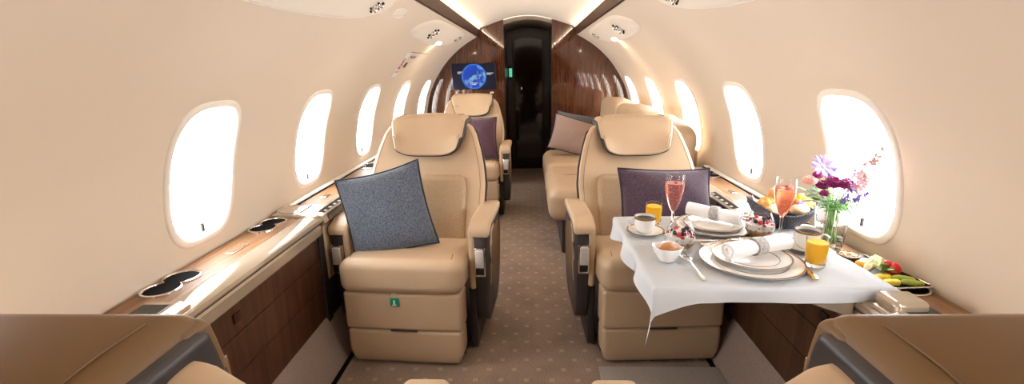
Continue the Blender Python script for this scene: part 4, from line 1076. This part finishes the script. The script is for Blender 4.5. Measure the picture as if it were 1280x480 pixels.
def leafy(label, tops, mat, name, k, ls=.03, lw=.4):
    t = thing(name, label, 'foliage', (0, 0, 0), 0, 'greenery in the glass vase'); bm = NB()
    for j, p in enumerate(tops): tube(bm, stem_path(p, k+j), .0012, 5)
    obj('stem', bm, 'stem', t); rng = random.Random(k)
    for j, p in enumerate(tops):
        P_ = stem_path(p, k+j); bm = NB() if lw < .5 else None
        for q in range(7):
            f = .45+.55*q/6; i = min(int(f*5), 4); c = P_[i].lerp(P_[i+1], f*5-i)
            a = q*2.5+j; m = Matrix.Translation(c) @ Matrix.Rotation(a, 4, 'Z') @ Matrix.Rotation(-.3+rng.random()*.8, 4, 'Y') @ Matrix.Translation((ls*.5, 0, 0)) @ Matrix.Diagonal((1, lw, .05, 1))
            if lw >= .5: bm = NB()
            bmesh.ops.create_uvsphere(bm, u_segments=8, v_segments=5, radius=ls*.5, matrix=m)
            if lw >= .5: obj('leaf', bm, mat, t, sharp=80)
        if lw < .5: obj('leaf_spray', bm, mat, t, sharp=80)['kind'] = 'stuff'
leafy('pale grey green eucalyptus leaves reaching left over the basket', [(.865, 1.42, .862), (.872, 1.40, .838), (.885, 1.43, .87)], 'leaf2', 'eucalyptus_sprig', 3, .034, .6)
leafy('feathery green sprigs around the mouth of the vase', [(.930, 1.38, .845), (.955, 1.37, .835), (.985, 1.38, .835), (.905, 1.39, .84), (.965, 1.40, .86), (.93, 1.42, .86), (1.0, 1.42, .84), (.945, 1.39, .815), (.915, 1.39, .825), (.97, 1.40, .81), (1.0, 1.41, .815), (.94, 1.43, .80), (1.01, 1.44, .80), (.965, 1.42, .79)], 'leaf', 'fern_sprig', 20, .044, .15)
# bread basket
BX, BY = .905, 1.618
t = thing('bread_basket', 'dark woven bread basket holding pastries beside the vase', 'basket', (BX, BY, ZC), -.15)
bm = NB(); prev = None; n = 56
for (r, z) in ((.001, 0), (.062, 0), (.072, .006), (.092, .035), (.108, .062), (.111, .075), (.107, .076), (.103, .062), (.086, .035), (.066, .012), (.001, .010)):
    R = []
    for i in range(n):
        a = 2*pi*i/n; wv = (.020*cos(2*a) if z > .03 else 0)*(z/.07); R.append(bm.verts.new((r*cos(a)*1.05, r*sin(a)*.78, z+wv)))
    if prev:
        for i in range(n): bm.faces.new((prev[i], R[i], R[(i+1) % n], prev[(i+1) % n]))
    prev = R
obj('woven_shell', bm, 'rattan', t, sharp=60)
bm = NB(); tube(bm, [(.109*cos(2*pi*i/n)*1.05, .109*sin(2*pi*i/n)*.78, .0755+.021*cos(4*pi*i/n)) for i in range(n+1)], .0035, 6); obj('rim', bm, 'rattan', t)
bm = NB(); G = [[bm.verts.new((lerp(-.085, .085, i/16), lerp(-.055, .055, j/10), .040+.012*sin(i*1.1)*cos(j*.9)+.30*((i/16-.5)**2+(j/10-.5)**2)*.35)) for j in range(11)] for i in range(17)]
for i in range(16):
    for j in range(10): bm.faces.new((G[i][j], G[i+1][j], G[i+1][j+1], G[i][j+1]))
obj('napkin_liner', bm, 'napkin', t)
def croissant(label, loc, rz, s=1):
    t = thing('croissant', label, 'pastry', loc, rz, 'pastries in the bread basket'); bm = NB(); pts = []; rad = []
    for i in range(25):
        a = -1.15+2.3*i/24; pts.append((.042*sin(a)*s, -.03*cos(a)*s+.02*s, .004*cos(a))); q = 1-abs(i/12-1)**1.6
        rad.append(s*(.006+.019*q)*(1+.10*(1 if (i % 4) < 2 else -.6)))
    tube(bm, pts, rad, 12); obj('crust', bm, 'crust', t, sharp=80)
def bun(label, loc, r, mat, sz=(1, 1, .7)):
    t = thing('bread_roll', label, 'pastry', loc, 0, 'pastries in the bread basket'); bm = NB(); ball(bm, (0, 0, 0), r, sz, 24, 14)
    for v in bm.verts: v.co += Vector((sin(v.co.y*150), sin(v.co.x*170), sin(v.co.x*130+v.co.y*90)))*.0012
    obj('crust', bm, mat, t, sharp=80)
    bm = NB()
    for k in range(3): tube(bm, [(-r*.5, (k-1)*r*.4, r*sz[2]*.82), (0, (k-1)*r*.45, r*sz[2]*.98-abs(k-1)*.003), (r*.5, (k-1)*r*.4, r*sz[2]*.82)], .0022, 6)
    obj('score_marks', bm, 'bread', t)
bun('large golden bun topping the bread basket', (BX-.012, BY-.01, ZC+.108), .044, 'crust', (1, 1, .72))
croissant('golden croissant at the left of the basket', (BX-.065, BY-.01, ZC+.079), .5)
croissant('orange brown croissant at the right of the basket', (BX+.050, BY-.020, ZC+.082), -.4, 1.05)
bun('pale bread roll at the front right of the basket', (BX+.035, BY-.048, ZC+.070), .026, 'bread', (1.2, 1, .8))
bun('pale bread roll at the front left of the basket', (BX-.052, BY-.045, ZC+.068), .024, 'bread', (1.2, 1, .8))
bun('small golden roll at the back of the basket', (BX+.015, BY+.04, ZC+.078), .028, 'crust', (1.2, 1, .8))
t = thing('pansy', 'small orange and violet pansy lying on the pastries', 'flower', (BX+.032, BY-.05, ZC+.1), 0)
bm = NB()
for i in range(3): ball(bm, (.010*cos(i*2.1), .0, .010*sin(i*2.1)+.008), .010, (1, .35, 1), 10, 6)
obj('orange_petals', bm, 'orange', t)
bm = NB()
for i in range(2): ball(bm, (.008*i-.002, -.003, -.006), .009, (1, .35, .9), 10, 6)
obj('violet_petals', bm, 'violet', t)

# fruit tray on the ledge
TA = [Vector((.944, 1.372)), Vector((1.048, 1.400)), Vector((1.081, 1.168)), Vector((.966, 1.160))]
zt = .650
t = thing('fruit_tray', 'long dark metal tray of fruit and cheese on the right ledge', 'tray', (0, 0, zt))
cx, cy = sum(p.x for p in TA)/4, sum(p.y for p in TA)/4
def trc(p, s, z): return (cx+(p.x-cx)*s, cy+(p.y-cy)*s, z)
O = []
for i in range(4):
    a, b, c = TA[i-1], TA[i], TA[(i+1) % 4]
    p0 = b+(a-b).normalized()*.018; p2 = b+(c-b).normalized()*.018
    for k in range(5): q = k/4; O.append(p0*(1-q)**2+b*2*q*(1-q)+p2*q*q)
bm = NB(); prev = None; n = len(O)
for s, z in ((.02, .0), (.86, .0), (1.0, .012), (1.0, .0145), (.975, .0145), (.85, .003), (.02, .003)):
    R = [bm.verts.new(trc(p, s, z)) for p in O]
    if prev:
        for i in range(n): bm.faces.new((prev[i], R[i], R[(i+1) % n], prev[(i+1) % n]))
    prev = R
obj('tray_body', bm, 'slate', t, sharp=30)
bm = NB(); pts = [trc(p, .99, .0145) for p in O]; tube(bm, pts+[pts[0]], .0022, 6); obj('rim', bm, 'chrome', t)
zf = zt+.0035; before_food = set(C.objects)
t = thing('nut_bowl', 'small brown bowl of chopped nuts at the far end of the tray', 'bowl', (.966, 1.325, zf))
bm = NB(); lathe(bm, [(0, 0), (.016, 0), (.026, .012), (.030, .028), (.028, .0285), (.024, .014), (0, .006)], 32); obj('bowl_body', bm, 'brownbowl', t)
bm = NB(); rng = random.Random(5)
for i in range(60): a = rng.random()*6.28; r_ = .024*sqrt(rng.random()); ball(bm, (r_*cos(a), r_*sin(a), .024+.007*(1-r_/.024)+rng.random()*.003), .0035, (1.2, .8, .7), 6, 4, Matrix.Rotation(a*3, 4, 'Z'))
lathe(bm, [(0, .026), (.026, .024)], 20)
obj('chopped_nuts', bm, 'nuts', t)['kind'] = 'stuff'
def stick(name, label, c, L, w, h, rz, mat, cat='fruit', ry=0):
    bm = NB(); rbox(bm, (0, 0, 0), (L, w, h), min(w, h)*.28, (6, 2, 2), 3, lambda x, y, z: (x, y+.0012*sin(x*160), z+.0010*sin(x*210))); o = obj(name, bm, mat); o.location = c; o.rotation_euler = (0, ry, rz)
    tag(o, label, cat, None)
def lobes(name, label, c, L, r, rz, mat):
    bm = NB(); tube(bm, [(-L/2+L*i/12, .004*sin(i*.5), 0) for i in range(13)], [r*sqrt(max(.02, 1-abs(i/6-1)**3))*(1+.04*sin(i*2)) for i in range(13)], 12); o = obj(name, bm, mat, sharp=80); o.location = c; o.rotation_euler = (0, 0, rz); tag(o, label, 'fruit')
stick('pineapple_stick', 'yellow pineapple stick, front one of two at the tray edge', (.970, 1.168, zf+.010), .066, .017, .016, .10, 'pine')
stick('pineapple_stick', 'yellow pineapple stick, rear one resting behind the other', (.968, 1.198, zf+.011), .064, .017, .017, .14, 'pine')
lobes('gherkin', 'green gherkin nearest the corner of the tray by the wall', (1.036, 1.168, zf+.009), .060, .009, -.05, 'green')
lobes('gherkin', 'green gherkin behind the front one, beside the strawberry', (1.030, 1.192, zf+.010), .058, .009, -.15, 'green')
stick('mango_slice', 'orange mango slice beside the nut bowl', (.985, 1.285, zf+.016), .055, .022, .022, .6, 'mango')
for i, (x, y, z, w) in enumerate(((.972, 1.245, .016, 'lowest on the tray'), (.985, 1.262, .026, 'leaning in the middle'), (.993, 1.245, .036, 'topmost'))):
    bm = NB(); prism(bm, [(-.028, -.014), (.028, -.014), (.020, .016), (-.010, .018)], 'y', -.006, .006, .002); o = obj('cheese_slice', bm, 'cheese', smooth=False); o.location = (x, y, zf+z); o.rotation_euler = (.6, 0, .5+.5*i); tag(o, 'pale cheese slice, '+w, 'cheese', None)
t = thing('strawberry', 'whole red strawberry at the wall side of the tray', 'fruit', (1.030, 1.232, zf+.021), .5)
bm = NB(); ball(bm, (0, 0, 0), .021, (1, 1, 1), 24, 16)
for v in bm.verts: v.co.x = v.co.x*1.2; v.co.z *= 1-.28*max(0, v.co.x/.024); v.co.y *= 1-.28*max(0, v.co.x/.024)
obj('flesh', bm, 'straw', t, sharp=80)
bm = NB()
for i in range(6): a = i*pi/3; tube(bm, [(-.022, 0, 0), (-.021, .010*cos(a), .010*sin(a)), (-.014, .018*cos(a), .018*sin(a))], [.003, .003, .0005], 5)
obj('calyx', bm, 'leaf', t)
bm = NB(); ball(bm, (0, 0, 0), .015, (1.1, .9, .8)); o = obj('berry_half', bm, 'berry'); o.location = (1.012, 1.235, zf+.034); tag(o, 'small red berry in front of the mint leaves', 'fruit')
t = thing('mint_sprig', 'fresh green mint leaves in the middle of the fruit tray', 'herb', (.995, 1.225, zf+.022), 0)
for i in range(7):
    a = i*.9; bm = NB(); m = Matrix.Rotation(a, 4, 'Z') @ Matrix.Rotation(-.35-.2*(i % 2), 4, 'Y') @ Matrix.Translation((.014, 0, .006*(i % 3))) @ Matrix.Diagonal((1, .6, .1, 1)); bmesh.ops.create_uvsphere(bm, u_segments=10, v_segments=6, radius=.015, matrix=m); obj('leaf', bm, 'leaf', t, sharp=80)
bm = NB(); tube(bm, [(0, 0, -.008), (.002, 0, .012)], .0015, 6); obj('stem', bm, 'stem', t)

for o in list(C.objects):
    if o not in before_food and o.parent is None: o.location.x += .008; o.location.y += .030
# ------------------------------------------------------------------ light
def area(name, loc, rot, sx, sy, power, col, portal=False, spread=None):
    l = bpy.data.lights.new(name, 'AREA'); l.shape = 'RECTANGLE'; l.size = sx; l.size_y = sy; l.energy = power; l.color = col
    if spread: l.spread = spread
    if portal: l.cycles.is_portal = True
    o = bpy.data.objects.new(name, l); C.objects.link(o); o.location = loc; o.rotation_euler = rot
    return o
for side in (-1, 1):
    for w in WY:
        p = Vector(surf(side, SC, w, .05)); q = Vector(surf(side, SC, w, -.1)); d = (q-p).normalized()
        l = area('window_portal', p, (0, 0, 0), .33, .48, 1, (1, 1, 1), True)
        l.rotation_euler = d.to_track_quat('-Z', 'Y').to_euler()
        Yv = l.rotation_euler.to_matrix() @ Vector((0, 1, 0))
        if abs(Yv.y) > .7: l.data.size, l.data.size_y = .48, .33
WORLD = 20.0
w = bpy.data.worlds.new('sky'); scn.world = w; w.use_nodes = True
bg = w.node_tree.nodes['Background']; bg.inputs[0].default_value = (.93, .96, 1, 1); bg.inputs[1].default_value = WORLD
# cove wash on the ceiling, overhead lamps of the cabin behind the viewer, reading lights
for s in (-1, 1):
    o = area('cove_wash', (s*.47, (YB+YF)/2, 1.628), (0, 0, 0), .012, YF-YB-.2, 8, (1, .80, .58))
    o.rotation_euler = Vector((-s*.9, 0, .45)).to_track_quat('-Z', 'Y').to_euler()
    Yv = o.rotation_euler.to_matrix() @ Vector((0, 1, 0))
    if abs(Yv.y) < .7: o.data.size, o.data.size_y = o.data.size_y, o.data.size
    for y0 in (2.9,):
        p = Vector(surf(s, s_of_x(.688), y0+.93, -.03)); o = area('reading_lamp', p, (0, 0, 0), .1, .03, .7, (1, .84, .62))
        o.rotation_euler = Vector((s*.25, 0, -1)).to_track_quat('-Z', 'Y').to_euler()

# ------------------------------------------------------------------ camera
p_, y_, r_ = .2563, .0419, -.0212
f = Vector((-sin(y_)*cos(p_), cos(y_)*cos(p_), -sin(p_))); r0 = Vector((cos(y_), sin(y_), 0)); u0 = r0.cross(f)
rt = cos(r_)*r0+sin(r_)*u0; up = -sin(r_)*r0+cos(r_)*u0
cam = bpy.data.cameras.new('camera'); cam.sensor_width = 36; cam.lens = 590/1280*36; cam.clip_start = .02
co = bpy.data.objects.new('camera', cam); C.objects.link(co)
m = Matrix((rt, up, -f)).transposed().to_4x4(); m.translation = (.028, 0, 1.24); co.matrix_world = m
scn.camera = co
vs = scn.view_settings; vs.view_transform = 'Standard'; vs.look = 'None'; vs.gamma = 1; vs.use_curve_mapping = False; vs.exposure = 0.15
